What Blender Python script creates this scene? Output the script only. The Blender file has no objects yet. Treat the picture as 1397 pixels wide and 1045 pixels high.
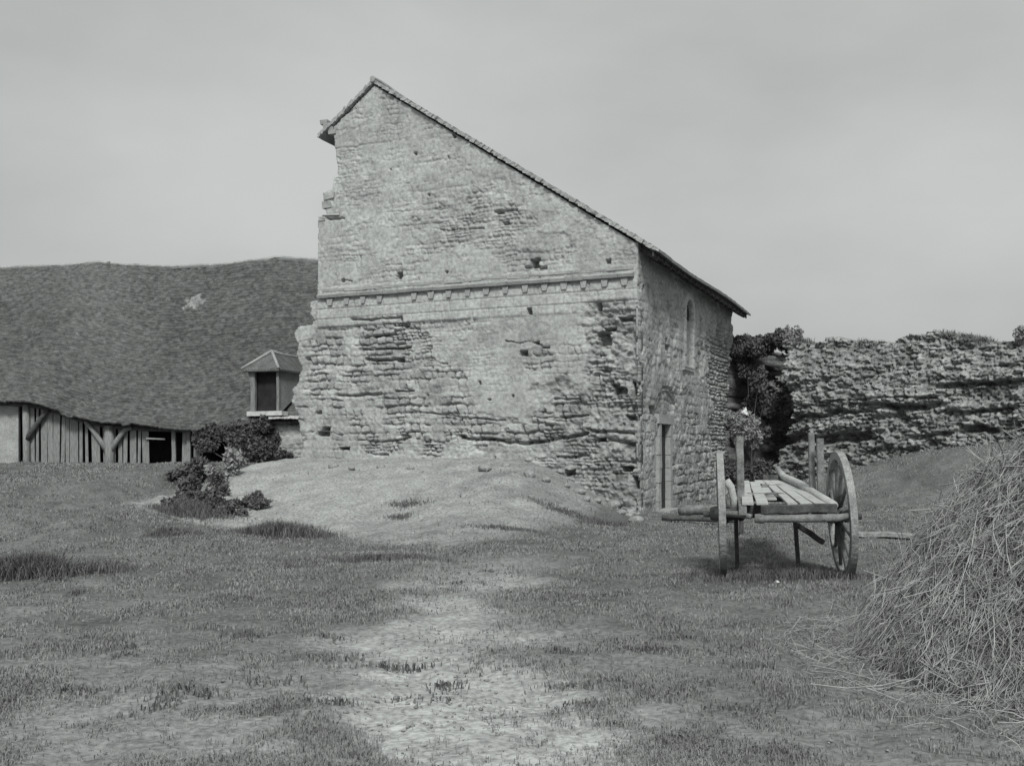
import bpy, bmesh, math, random
import numpy as np
from mathutils import Vector
random.seed(7)
rng = np.random.default_rng(11)
S = bpy.context.scene
COL = S.collection
F, CX, HY, EYE = 1333.0, 698.0, 610.0, 1.6        # camera estimate: focal in photo pixels, centre column, horizon row, eye height

def at(px, py, Y):
    return Vector(((px - CX) / F * Y, Y, EYE + (HY - py) / F * Y))

# ------------------------------------------------------------------ noise
def _h(i, j, s):
    n = (i.astype(np.int64) * 374761393 + j.astype(np.int64) * 668265263 + s * 974634777) & 0xffffffff
    n = ((n ^ (n >> 13)) * 1274126177) & 0xffffffff
    n = (n ^ (n >> 16)) & 0xffffffff
    return n / 4294967295.0
def vn(x, y, s=0):
    x = np.asarray(x, float); y = np.asarray(y, float)
    i = np.floor(x); j = np.floor(y); a = x - i; b = y - j
    a = a * a * (3 - 2 * a); b = b * b * (3 - 2 * b)
    i = i.astype(np.int64); j = j.astype(np.int64)
    return (_h(i, j, s) * (1 - a) * (1 - b) + _h(i + 1, j, s) * a * (1 - b) + _h(i, j + 1, s) * (1 - a) * b + _h(i + 1, j + 1, s) * a * b)
def fbm(x, y, s=0, o=4):
    r = 0; A = .5; t = 0
    for k in range(o):
        r = r + A * vn(x * 2 ** k + 17.3 * k, y * 2 ** k + 9.1 * k, s + k); t += A; A *= .55
    return r / t                                    # 0..1, centred .5
def sst(a, b, x):
    t = np.clip((x - a) / (b - a), 0, 1); return t * t * (3 - 2 * t)
def cells(u, v, cw, ch, s=0, ju=.75, jv=.35):
    """jittered coursed cells: returns (distance to joint in metres, random value of the stone)"""
    x = u / cw; y = v / ch
    i0 = np.floor(x).astype(np.int64); j0 = np.floor(y).astype(np.int64)
    f1 = np.full(x.shape, 9.); f2 = np.full(x.shape, 9.); rid = np.zeros(x.shape)
    for dj in (-1, 0, 1):
        for di in (-2, -1, 0, 1, 2):
            j = j0 + dj; i = i0 + di
            px = i + .5 + (_h(i, j, s) - .5) * ju + (_h(j, j * 0, s + 5) - .5)
            py = j + .5 + (_h(i, j, s + 1) - .5) * jv
            d = np.sqrt(((x - px) * cw * .62) ** 2 + ((y - py) * ch) ** 2)
            n = d < f1
            f2 = np.where(n, f1, np.minimum(f2, d)); rid = np.where(n, _h(i, j, s + 2), rid); f1 = np.where(n, d, f1)
    return f2 - f1, rid

def courses(u, v, cw, ch, s=0, rnd=.3):
    """coursed rubble: (distance to the nearest joint in metres, random value, distance to the bed joint)"""
    k = np.floor(v / ch * .5) ; y = v / ch + .22 * np.sin(v / ch * 1.7 + 2 * s)
    r = np.floor(y).astype(np.int64); z0 = r * 0
    w = cw * (.65 + .8 * _h(r, z0, s + 3)); x = u / w + _h(r, z0, s + 4) * 7; c0 = np.floor(x).astype(np.int64)
    ja = (_h(c0, r, s + 6) - .5) * .55; jb = (_h(c0 + 1, r, s + 6) - .5) * .55
    lo = c0 + ja; hi = c0 + 1 + jb
    c = np.where(x < lo, c0 - 1, np.where(x >= hi, c0 + 1, c0)); lo = c + (_h(c, r, s + 6) - .5) * .55; hi = c + 1 + (_h(c + 1, r, s + 6) - .5) * .55
    dx = np.minimum(x - lo, hi - x) * w; fy = y - r; dy = np.minimum(fy, 1 - fy) * ch
    q = .05; ax = np.clip(q - dx, 0, q); ay = np.clip(q - dy, 0, q); E = q - np.hypot(ax, ay)
    return np.maximum(E, 0), _h(c, r, s + 8), dy

# ------------------------------------------------------------------ materials
TINT = (.985, 1.0, .99)
def g(v): return (v * TINT[0], v * TINT[1], v * TINT[2], 1)
def mat(name, lo, hi, scale=6., detail=8., bump=.15, bscale=60., rough=.95, stretch=(1, 1, 1), tone=False, mid=(.35, .65), spots=0.):
    m = bpy.data.materials.new(name); m.use_nodes = True
    nt = m.node_tree; N = nt.nodes; L = nt.links
    b = N['Principled BSDF']; b.inputs['Roughness'].default_value = rough
    b.inputs['Specular IOR Level'].default_value = .15
    tc = N.new('ShaderNodeTexCoord'); mp = N.new('ShaderNodeMapping'); mp.inputs['Scale'].default_value = stretch
    L.new(tc.outputs['Object'], mp.inputs['Vector'])
    no = N.new('ShaderNodeTexNoise'); no.inputs['Scale'].default_value = scale; no.inputs['Detail'].default_value = detail; no.inputs['Roughness'].default_value = .65
    L.new(mp.outputs[0], no.inputs['Vector'])
    cr = N.new('ShaderNodeValToRGB'); cr.color_ramp.elements[0].position = mid[0]; cr.color_ramp.elements[1].position = mid[1]
    cr.color_ramp.elements[0].color = g(lo); cr.color_ramp.elements[1].color = g(hi)
    L.new(no.outputs['Fac'], cr.inputs[0]); c = cr.outputs[0]
    if spots:
        vo = N.new('ShaderNodeTexNoise'); vo.inputs['Scale'].default_value = scale * 9; vo.inputs['Detail'].default_value = 4; L.new(mp.outputs[0], vo.inputs['Vector'])
        r2 = N.new('ShaderNodeValToRGB'); r2.color_ramp.elements[0].position = .33; r2.color_ramp.elements[1].position = .62
        r2.color_ramp.elements[0].color = g(1 - spots); r2.color_ramp.elements[1].color = g(1 + spots * .4)
        L.new(vo.outputs['Fac'], r2.inputs[0])
        mx = N.new('ShaderNodeMix'); mx.data_type = 'RGBA'; mx.blend_type = 'MULTIPLY'; mx.inputs['Factor'].default_value = 1
        L.new(c, mx.inputs['A']); L.new(r2.outputs[0], mx.inputs['B']); c = mx.outputs['Result']
    if tone:
        an = N.new('ShaderNodeAttribute'); an.attribute_name = 'tone'
        mx = N.new('ShaderNodeMix'); mx.data_type = 'RGBA'; mx.blend_type = 'MULTIPLY'; mx.inputs['Factor'].default_value = 1
        L.new(c, mx.inputs['A']); L.new(an.outputs['Fac'], mx.inputs['B'])
        cm = N.new('ShaderNodeCombineColor')
        for k in range(3): L.new(an.outputs['Fac'], cm.inputs[k])
        L.new(cm.outputs[0], mx.inputs['B']); c = mx.outputs['Result']
    L.new(c, b.inputs['Base Color'])
    if bump:
        nb = N.new('ShaderNodeTexNoise'); nb.inputs['Scale'].default_value = bscale; nb.inputs['Detail'].default_value = 5; L.new(mp.outputs[0], nb.inputs['Vector'])
        bp = N.new('ShaderNodeBump'); bp.inputs['Strength'].default_value = bump; bp.inputs['Distance'].default_value = .03
        L.new(nb.outputs['Fac'], bp.inputs['Height']); L.new(bp.outputs[0], b.inputs['Normal'])
    return m
M = {}
M['stone'] = mat('weathered_stone', .29, .43, 1.3, 10, .5, 30, tone=True, spots=.25)
M['side_stone'] = mat('weathered_side_stone', .27, .41, 1.3, 10, .5, 30, tone=True, spots=.3)
M['ashlar'] = mat('dressed_stone', .28, .40, 3, 8, .3, 30, spots=.15)
M['ruin'] = mat('ruin_rubble', .17, .37, 1.6, 10, .7, 26, tone=True, spots=.4)
M['tiles'] = mat('old_roof_tiles', .09, .17, 7, 10, .4, 22, tone=True, spots=.35)
M['roofedge'] = mat('chapel_roof_tiles', .10, .17, 4, 8, .5, 20, spots=.4)
M['ground'] = mat('yard_earth_and_turf', .75, 1.15, 2.2, 12, .8, 22, tone=True, spots=.35, mid=(.3, .7))
M['grass'] = mat('dry_grass', .15, .30, 1.2, 6, 0, 1, mid=(.3, .7))
M['darkgrass'] = mat('dark_weeds', .09, .17, 5, 6, 0, 1)
M['leaf'] = mat('shrub_leaves', .06, .15, 8, 6, 0, 1)
M['paleleaf'] = mat('pale_shrub_leaves', .16, .36, 14, 6, 0, 1)
M['hay'] = mat('dry_hay', .24, .44, 7, 6, 0, 1)
M['haycore'] = mat('matted_hay', .10, .22, 9, 10, 1., 40, spots=.4)
M['oldwood'] = mat('weathered_wood', .16, .32, 5, 10, .5, 14, stretch=(9, 9, 1), spots=.2)
M['cartwood'] = mat('grey_cart_timber', .12, .27, 7, 10, .4, 22, spots=.25)
M['palewood'] = mat('bleached_timber', .34, .5, 6, 10, .3, 22, spots=.2)
M['darkwood'] = mat('dark_timber', .055, .12, 7, 10, .4, 22, spots=.3)
M['doorwood'] = mat('dark_door_planks', .03, .07, 7, 10, .4, 22, spots=.3)
M['chapelroof'] = mat('pale_roof_tiles', .28, .42, 4, 8, .5, 20, spots=.3)  # tiles lightened to carry the washed-out fade of the gable top
M['wheelwood'] = mat('worn_wheel_timber', .19, .36, 8, 10, .5, 26, spots=.35)
M['rubble'] = mat('fallen_rubble', .20, .34, 5, 8, .6, 20, spots=.3)
M['iron'] = mat('rusted_iron', .04, .09, 10, 8, .2, 40, rough=.7)
M['white'] = mat('white_scrap', .5, .65, 20, 4, .1, 40)
M['plaster'] = mat('pale_plaster', .28, .40, 2.5, 8, .3, 20, spots=.2)
M['mortar'] = mat('mortar_ridge', .45, .6, 8, 6, .3, 30)
M['inside'] = mat('interior_shade', .02, .035, 4, 4, 0, 1)  # near-black colour standing in for shade inside openings

# ------------------------------------------------------------------ objects
def tag(o, label=None, cat=None, group=None, kind=None):
    if label: o['label'] = label
    if cat: o['category'] = cat
    if group: o['group'] = group
    if kind: o['kind'] = kind
    return o
def empty(name, loc, label, cat, group=None, rz=0):
    o = bpy.data.objects.new(name, None); COL.objects.link(o); o.location = loc; o.rotation_euler = (0, 0, rz)
    o.empty_display_size = .2
    return tag(o, label, cat, group)
def link(name, me, m, parent=None, smooth=False, world=True):
    o = bpy.data.objects.new(name, me); COL.objects.link(o)
    if m: me.materials.append(m)
    if smooth: me.polygons.foreach_set('use_smooth', np.ones(len(me.polygons), bool))
    if parent:
        o.parent = parent
        if world:
            from mathutils import Matrix
            o.matrix_parent_inverse = (Matrix.Translation(parent.location) @ parent.rotation_euler.to_matrix().to_4x4()).inverted() if parent.parent is None and parent.type == 'EMPTY' else Matrix.Identity(4)
            if parent.type == 'MESH' and parent.parent is not None: pass
    return o
def npmesh(name, V, Q=None, T=None, tone=None):
    me = bpy.data.meshes.new(name); V = np.asarray(V, np.float32)
    nq = 0 if Q is None else len(Q); ntr = 0 if T is None else len(T)
    me.vertices.add(len(V)); me.vertices.foreach_set('co', V.ravel())
    loops = []; starts = []
    if nq: loops.append(np.asarray(Q).ravel()); starts.append(np.arange(nq) * 4)
    if ntr: loops.append(np.asarray(T).ravel()); starts.append(nq * 4 + np.arange(ntr) * 3)
    loops = np.concatenate(loops).astype(np.int32); starts = np.concatenate(starts).astype(np.int32)
    me.loops.add(len(loops)); me.loops.foreach_set('vertex_index', loops)
    me.polygons.add(nq + ntr); me.polygons.foreach_set('loop_start', starts)
    me.update(calc_edges=True); me.validate()
    if tone is not None:
        a = me.attributes.new('tone', 'FLOAT', 'POINT'); a.data.foreach_set('value', np.asarray(tone, np.float32).ravel())
    return me
class MB:
    """collects shapes, linked as ONE mesh object"""
    turn = None
    def __init__(s): s.v = []; s.f = []
    def add(s, V, Fc):
        b = len(s.v); s.v += [tuple(p) for p in V]; s.f += [tuple(i + b for i in f) for f in Fc]; return s
    def box(s, c, ex, ey, ez, j=0.):
        c = Vector(c); ex = Vector(ex) / 2; ey = Vector(ey) / 2; ez = Vector(ez) / 2
        V = [c + ex * a + ey * b + ez * d + Vector((random.uniform(-j, j), random.uniform(-j, j), random.uniform(-j, j))) for a, b, d in ((-1, -1, -1), (1, -1, -1), (1, 1, -1), (-1, 1, -1), (-1, -1, 1), (1, -1, 1), (1, 1, 1), (-1, 1, 1))]
        return s.add(V, [(0, 3, 2, 1), (4, 5, 6, 7), (0, 1, 5, 4), (1, 2, 6, 5), (2, 3, 7, 6), (3, 0, 4, 7)])
    def beam(s, a, b, w, h, j=0., seg=4, up=(0, 0, 1)):
        """rough squared timber with slightly wandering edges and chamfers"""
        a = Vector(a); b = Vector(b); d = (b - a); L = d.length; d.normalize(); up = Vector(up)
        if abs(d.dot(up)) > .95: up = Vector((0, 1, 0))
        r = d.cross(up).normalized(); u = r.cross(d).normalized(); V = []; c = .18
        prof = [(-1, -1 + c), (-1, 1 - c), (-1 + c, 1), (1 - c, 1), (1, 1 - c), (1, -1 + c), (1 - c, -1), (-1 + c, -1)]
        for k in range(seg + 1):
            p = a + d * L * k / seg + r * random.uniform(-j, j) + u * random.uniform(-j, j)
            for x, y in prof: V.append(p + r * x * w / 2 * (1 + random.uniform(-j, j) * 2) + u * y * h / 2 * (1 + random.uniform(-j, j) * 2))
        n = 8; Fc = [(k * n + i, k * n + (i + 1) % n, (k + 1) * n + (i + 1) % n, (k + 1) * n + i) for k in range(seg) for i in range(n)]
        Fc += [tuple(range(n))[::-1], tuple(seg * n + i for i in range(n))]
        return s.add(V, Fc)
    def tube(s, pts, rad, n=8, j=0.):
        pts = [Vector(p) for p in pts]; V = []
        if not isinstance(rad, (list, tuple)): rad = [rad] * len(pts)
        for k, p in enumerate(pts):
            d = (pts[min(k + 1, len(pts) - 1)] - pts[max(k - 1, 0)]).normalized()
            up = Vector((0, 0, 1)) if abs(d.z) < .9 else Vector((1, 0, 0))
            r = d.cross(up).normalized(); u = r.cross(d)
            for i in range(n):
                t = 2 * math.pi * i / n; q = rad[k] * (1 + random.uniform(-j, j))
                V.append(p + r * math.cos(t) * q + u * math.sin(t) * q)
        m = len(pts) - 1
        Fc = [(k * n + i, k * n + (i + 1) % n, (k + 1) * n + (i + 1) % n, (k + 1) * n + i) for k in range(m) for i in range(n)]
        Fc += [tuple(range(n))[::-1], tuple(m * n + i for i in range(n))]
        return s.add(V, Fc)
    def prism(s, poly, off):
        n = len(poly); off = Vector(off); V = [Vector(p) for p in poly] + [Vector(p) + off for p in poly]
        return s.add(V, [tuple(range(n)), tuple(range(2 * n - 1, n - 1, -1))] + [(i, i + n, (i + 1) % n + n, (i + 1) % n) for i in range(n)])
    def build(s, name, m, parent=None, smooth=False):
        if MB.turn:
            px, py, an = MB.turn; c_, s_ = math.cos(an), math.sin(an); s.v = [(px + (x - px) * c_ - (y - py) * s_, py + (x - px) * s_ + (y - py) * c_, z) for x, y, z in s.v]
        me = bpy.data.meshes.new(name); me.from_pydata(s.v, [], s.f); me.update()
        bm = bmesh.new(); bm.from_mesh(me); bmesh.ops.recalc_face_normals(bm, faces=bm.faces); bm.to_mesh(me); bm.free()
        return link(name, me, m, parent, smooth)
def inpoly(x, y, P):
    r = np.zeros(x.shape, bool); n = len(P)
    for i in range(n):
        x1, y1 = P[i]; x2, y2 = P[(i + 1) % n]
        if y1 == y2: continue
        c = ((y1 > y) != (y2 > y)) & (x < (x2 - x1) * (y - y1) / (y2 - y1) + x1); r ^= c
    return r
def wallsurf(name, us, vs, mask, O, du, nrm, h, tone, m, parent, thick, back=True):
    """masonry skin: grid in the plane (u along du, v up) pushed out by h, closed by sides and a back"""
    U, Vv = np.meshgrid(us, vs)
    O = np.array(O); du = np.array(du); nr = np.array(nrm)
    thick = np.asarray(thick) * np.ones(U.shape); thick = thick[..., None]
    P = O + U[..., None] * du + Vv[..., None] * np.array((0, 0, 1.)) + h[..., None] * nr
    B = O + U[..., None] * du + Vv[..., None] * np.array((0, 0, 1.)) - thick * nr
    ny, nx = U.shape; idx = np.arange(ny * nx).reshape(ny, nx); off = ny * nx
    a = idx[:-1, :-1]; b = idx[:-1, 1:]; c = idx[1:, 1:]; d = idx[1:, :-1]
    mk = mask
    Q = [np.stack([a, b, c, d], -1)[mk]]
    if back: Q.append(np.stack([a, d, c, b], -1)[mk] + off)
    pad = np.pad(mk, 1)
    l = mk & ~pad[1:-1, :-2]; r = mk & ~pad[1:-1, 2:]; bt = mk & ~pad[:-2, 1:-1]; tp = mk & ~pad[2:, 1:-1]
    Q.append(np.stack([a, d, d + off, a + off], -1)[l]); Q.append(np.stack([c, b, b + off, c + off], -1)[r])
    Q.append(np.stack([b, a, a + off, b + off], -1)[bt]); Q.append(np.stack([d, c, c + off, d + off], -1)[tp])
    Q = np.concatenate(Q)
    V = np.concatenate([P.reshape(-1, 3), B.reshape(-1, 3)]); tn = np.concatenate([tone.ravel(), tone.ravel() * .9])
    used = np.zeros(len(V), bool); used[Q.ravel()] = True; rm = np.cumsum(used) - 1
    me = npmesh(name, V[used], rm[Q], tone=tn[used])
    return link(name, me, m, parent, False)

# ------------------------------------------------------------------ terrain
CO = np.array((2.9, 22.4)); DL = np.array((-.916, .401)); DS = np.array((.401, .916))   # chapel near corner, front and side directions
RA = np.array((5.9, 33.6)); RB = np.array((16.5, 24.6)); RD = (RB - RA) / np.linalg.norm(RB - RA); RN = np.array((RD[1], -RD[0]))  # ruined wall line
def gz(X, Y):
    X = np.asarray(X, float); Y = np.asarray(Y, float)
    z = 1.12 * sst(13.5, 31, Y) ** .85 * sst(-1.5, -8, X)                        # rises towards the barn
    rx = X - CO[0]; ry = Y - CO[1]
    t = rx * DL[0] + ry * DL[1]; d = -(rx * DS[0] + ry * DS[1])                  # along the front wall, out from it
    top = 1.3 * sst(-.25, 3.0, t) * (1 - .9 * sst(9.9, 11.4, t + .12 * d))
    prof = 1 - sst(0, 1, np.clip((d - .3) / (6.6 + .5 * np.sin(t * 1.3)), 0, 1)) * .75 - .25 * np.clip((d - .3) / 6.8, 0, 1)
    prof = np.where(d < -.5, np.clip(1 + (d + .5) * .5, 0, 1), np.clip(prof, 0, 1))
    mound = top * prof + .07 * (fbm(X * .9, Y * .9, 41) - .5) * sst(.1, .5, prof * top)
    z = np.maximum(z, mound) + np.where(d > 0, .0, 0)
    z = z - .45 * np.exp(-((t - 10.9 - .05 * d) / .8) ** 2) * sst(8, 3, d) * sst(-3, 0, d)   # gully between mound and barn yard
    qx = X - RA[0]; qy = Y - RA[1]; s = qx * RD[0] + qy * RD[1]; e = qx * RN[0] + qy * RN[1]
    z = z + 1.75 * sst(1.0, 10.5, s) * (1 - sst(0, 5.2, e)) * sst(-6, -3, e * 0 + 0)
    # uneven yard
    far = sst(60, 36, Y)
    z = z + (fbm(X * .45, Y * .45, 3) - .5) * .16 * far * sst(3, 8, Y) + (fbm(X * 2.3, Y * 2.3, 9) - .5) * .07 * far
    lump = sst(-4.5, -7, X) * sst(14, 17, Y) * sst(26, 20, Y)
    z = z + lump * (fbm(X * .8, Y * .8, 21) - .45) * .7
    trk = track(X, Y)
    z = z - .05 * trk
    return z
def track(X, Y):
    c = -.22 - .06 * (Y - 6) + .25 * np.sin(Y * .55); w = .8 + .2 * np.sin(Y * 1.1)
    n = fbm(X * 1.5, Y * 1.1, 77) - .5
    return (1 - sst(.2, 1.5, np.abs(X - c) / w + n * 2.2)) * sst(15.5, 9.5, Y + n * 3)
def gtone(X, Y):
    rx = X - CO[0]; ry = Y - CO[1]; t = rx * DL[0] + ry * DL[1]; d = -(rx * DS[0] + ry * DS[1])
    base = .15 + .03 * sst(9, 6, Y) + (fbm(X * .5, Y * .5, 31) - .5) * .10 + (fbm(X * 2.1, Y * 2.1, 35) - .5) * .10
    bare = sst(.2, 1.0, t) * sst(10.5, 9.9, t + .30 * np.clip(d - 1, 0, 9)) * sst(7.7, 7.0, d + (fbm(X * 2, Y * 2, 5) - .5)) * sst(-1, 0, d)
    right = sst(4.6, 2.6, t + (fbm(X * 1.2, Y * 1.2, 6) - .5) * 2)
    mt = .33 - .05 * right + (fbm(X * 1.1, Y * 3.1, 15) - .5) * .10 + (fbm((X + Y) * .7, (Y - X) * 3.2, 16, 5) - .5) * (.06 + .16 * right)
    base = base * (1 - bare) + mt * bare
    tr = track(X, Y); base = base * (1 - tr) + (.36 + (fbm(X * 2, Y * 4, 61) - .5) * .18) * tr
    near = sst(8.2, 5.0, Y + (fbm(X * 1.3, Y * 1.3, 8) - .5) * 3) * sst(-.5, -1.5, X * 0 - 1.6)
    base = base + .07 * near
    sh = sst(15.4, 16.2, Y) * 0
    return base, bare, tr
def grid_ground():
    xs = np.concatenate([np.linspace(-400, -24, 12), np.arange(-23, 20, .07), np.linspace(21, 400, 12)])
    ys = np.concatenate([np.linspace(-40, 2.6, 8), np.arange(3, 12, .05), np.arange(12, 38, .09), np.linspace(39, 900, 14)])
    X, Y = np.meshgrid(xs, ys); Z = gz(X, Y); tone, bare, tr = gtone(X, Y)
    fine = (Y > 3) & (Y < 38) & (np.abs(X) < 23)
    grain = (fbm(X * 9, Y * 9, 51, 3) - .5) * .05 * (1 - .6 * bare) * fine
    rutted = (np.abs(fbm(X * 1.6 + Y * .9, Y * 1.0 - X * .5, 91) - .5) * -.35 + .04) * bare * fine
    Z = Z + grain + rutted * .6
    ny, nx = X.shape; idx = np.arange(ny * nx).reshape(ny, nx)
    Q = np.stack([idx[:-1, :-1], idx[:-1, 1:], idx[1:, 1:], idx[1:, :-1]], -1).reshape(-1, 4)
    me = npmesh('ground', np.stack([X, Y, Z], -1).reshape(-1, 3), Q, tone=np.clip(tone, .03, .6))
    o = link('ground', me, M['ground'], None, True); tag(o, 'trodden courtyard earth and turf with a bare mound', None, None, 'structure'); return o
grid_ground()

# ------------------------------------------------------------------ chapel
NF = -DS; NS = -DL                                          # outward normals of front and side
chapel = empty('chapel', (2.9, 22.4, 0), 'tall stone chapel with half gable, cornice band and walled up side window', 'chapel')
def T(px):                                                  # photo column -> metres along the front wall plane
    k = (px - CX) / F; return (CO[0] - k * CO[1]) / (.916 + k * .401)
def TZ(px, py):
    t = T(px); Y = CO[1] + .401 * t; return t, EYE + (HY - py) / F * Y
def Sx(px):
    k = (px - CX) / F; return (k * CO[1] - CO[0]) / (.401 - k * .916)
def SZ(px, py):
    s = Sx(px); Y = CO[1] + .916 * s; return s, EYE + (HY - py) / F * Y
def hole(U, V, h, cu, cv, w, hh, depth, s=0, rag=.35):
    n = (fbm(U * 9, V * 9, 100 + s, 3) - .5) * rag * 2
    r = np.maximum(np.abs(U - cu) / (w / 2), np.abs(V - cv) / (hh / 2)) + n
    return h - depth * sst(1.05, .8, r)
def blob(U, V, cu, cv, ru, rv, s=0, rag=.6):
    return sst(1.25, .75, np.sqrt(((U - cu) / ru) ** 2 + ((V - cv) / rv) ** 2) + (fbm(U * 2.2, V * 2.2, 200 + s) - .5) * rag * 2)

ZR = 6.26; RIDGE_T, RIDGE_Z = 7.02, 10.92; TL = 8.28
def roofz(t): return np.where(t < RIDGE_T, ZR + (RIDGE_Z - ZR) * t / RIDGE_T, RIDGE_Z - (t - RIDGE_T) * .72)
def front_wall():
    st = .022
    us = np.arange(.025, 9.75, st); vs = np.arange(-.35, 11.15, st); U, V = np.meshgrid(us, vs)
    uc = (us[:-1] + us[1:]) / 2; vc = (vs[:-1] + vs[1:]) / 2; UC, VC = np.meshgrid(uc, vc)
    out = [(0, -.4), (.02, ZR), (RIDGE_T, RIDGE_Z), (TL, RIDGE_Z - (TL - RIDGE_T) * .72)]
    for p in ((462, 240), (456, 243), (454, 258), (441, 263), (442, 272), (446, 288), (447, 294), (435, 296), (434, 410), (424, 412), (424, 430), (427, 443), (412, 448), (405, 455), (411, 470), (408, 486), (415, 505), (410, 520), (402, 533), (401, 548), (411, 566), (412, 590), (417, 612), (417, 645), (414, 690)):
        out.append(TZ(*p))
    out.append((out[-1][0], -.4))
    jag = (fbm(UC * 4, VC * 4, 60, 3) - .5) * .14 * (VC < 5.3) + (fbm(UC * 6, VC * 6, 61, 3) - .5) * .05
    mask = inpoly(UC + jag * (UC > 7.8), VC + jag * .3 * (UC > 7.8), out)
    wu = U + (fbm(U * 1.1, V * 1.1, 1) - .5) * .25; wv = V + (fbm(U * .8, V * .8, 2) - .5) * .16
    wu = wu + (fbm(U * 6, V * 6, 17, 3) - .5) * .10; wv = wv + (fbm(U * 5, V * 7, 18, 3) - .5) * .09
    e, rid, _ = courses(wu, wv, .27, .165, 10); e2, rid2, _ = courses(wu + 3, wv + 1, .17, .095, 30)
    big = sst(.45, .6, fbm(U * .7, V * .7, 12))
    E = e * big + e2 * (1 - big); R = rid * big + rid2 * (1 - big)
    stone = sst(.003, .028, E) * .92 + .08 * sst(.02, .05, E)
    opn = np.clip((fbm(U * 1.7, V * 2.6, 19, 4) - .40) * 5, .12, 1)
    # where the face is stripped to rubble (1) or still rendered (0)
    n1 = fbm(U * 1.3, V * 1.3, 70) - .5
    B = lambda px, py, wx, wy, s: blob(U, V, TZ(px, py)[0], TZ(px, py)[1], wx, wy, s)
    strip = .05 + .25 * np.clip(n1 * 2.4, 0, 1)
    for px, py, wx, wy, s, k in ((525, 480, 1.25, 1.0, 1, 1), (560, 540, 1.7, .8, 2, .9), (600, 590, 2.6, .55, 3, 1), (440, 520, .9, 1.6, 4, .85), (725, 600, 2.2, .42, 5, 1), (760, 640, 1.6, .6, 6, .9), (770, 560, .8, .8, 7, .9), (650, 305, 1.6, .7, 8, .42), (560, 350, 2.6, .5, 9, .25), (720, 340, 1.2, .5, 14, .35), (480, 240, .9, 1.4, 10, .18), (620, 440, .8, .25, 11, .5), (500, 445, 1.3, .28, 12, .65), (735, 490, .4, .3, 13, .5)):
        strip = np.maximum(strip, k * .85 * B(px, py, wx, wy, s))
    ero = sst(1.55, .95, U + n1 * 1.0 + (4.9 - V) * -.0) * sst(5.05, 4.85, V)                         # lost facing by the corner
    ero2 = sst(2.9, 1.4, U + n1 * 1.6) * sst(3.2, 2.6, V + n1)
    eros = np.maximum(ero, ero2 * .8); strip = np.maximum(strip, eros * .95)
    ashl = sst(4.72, 4.8, V) * sst(5.5, 5.42, V) * sst(8.9, 8.7, U)
    strip = strip * (1 - ashl)
    h = -.13 * strip * opn * (1 - stone) * (1 - .5 * eros) + strip * (R - .5) * .05 * (.4 + .6 * opn) + (fbm(U * 5, V * 5, 80) - .5) * (.018 + .09 * strip) + n1 * .07 * strip + (fbm(U * 9, V * 11, 86, 4) - .5) * .16 * eros
    h += (fbm(U * 18, V * 18, 81, 3) - .5) * (.006 + .02 * strip)
    pl = sst(.30, .22, strip)
    h += .02 * pl - .012 * pl * (1 - sst(.002, .015, e)) * (opn > .6)
    patches = sst(.56, .60, fbm(U * 1.8, V * 2.4, 87)) * (V > 5.8); h -= .015 * patches
    h -= .13 * eros * sst(-.25, .35, fbm(U * 2.5, V * 2.5, 85) - .35)
    # ashlar course under the cornice
    row = np.floor((V - 4.72) / .26); au = (U + _h(row.astype(int), row.astype(int) * 0, 4) * .4 + row * .21) / .43
    fu = np.abs(au - np.round(au)) * .43; fv = np.abs((V - 4.72) / .26 - np.round((V - 4.72) / .26)) * .26
    h += ashl * (.03 - .035 * (1 - sst(.003, .018, np.minimum(fu, fv))))
    # long open joints
    for (x1, y1, x2, y2, w, d) in ((480, 437, 548, 432, .035, .16), (510, 458, 540, 456, .04, .15), (490, 476, 560, 475, .03, .13), (500, 489, 545, 492, .05, .2), (540, 532, 565, 533, .035, .15), (460, 539, 520, 537, .05, .16), (628, 596, 720, 606, .055, .2), (720, 604, 800, 592, .055, .2), (800, 586, 862, 592, .05, .16), (520, 605, 560, 598, .035, .12), (560, 560, 690, 575, .02, .1), (600, 313, 660, 313, .02, .09), (675, 290, 705, 286, .03, .12), (570, 395, 540, 396, .015, .05), (470, 300, 447, 298, .03, .12), (480, 385, 470, 382, .02, .08), (755, 545, 790, 543, .03, .12), (765, 570, 800, 566, .04, .14), (500, 617, 530, 620, .03, .1), (830, 600, 880, 610, .05, .14), (760, 622, 800, 622, .035, .12), (690, 465, 740, 470, .02, .09)):
        a = np.array(TZ(x1, y1)); b = np.array(TZ(x2, y2)); ab = b - a; k = np.clip(((U - a[0]) * ab[0] + (V - a[1]) * ab[1]) / (ab @ ab), 0, 1)
        wob = (fbm(U * 3, V * 0 + x1, 90) - .5) * .12
        dd = np.hypot(U - a[0] - k * ab[0], V - a[1] - k * ab[1] + wob)
        h -= d * sst(w, w * .3, dd + (fbm(U * 7, V * 7, 95) - .5) * w)
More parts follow.
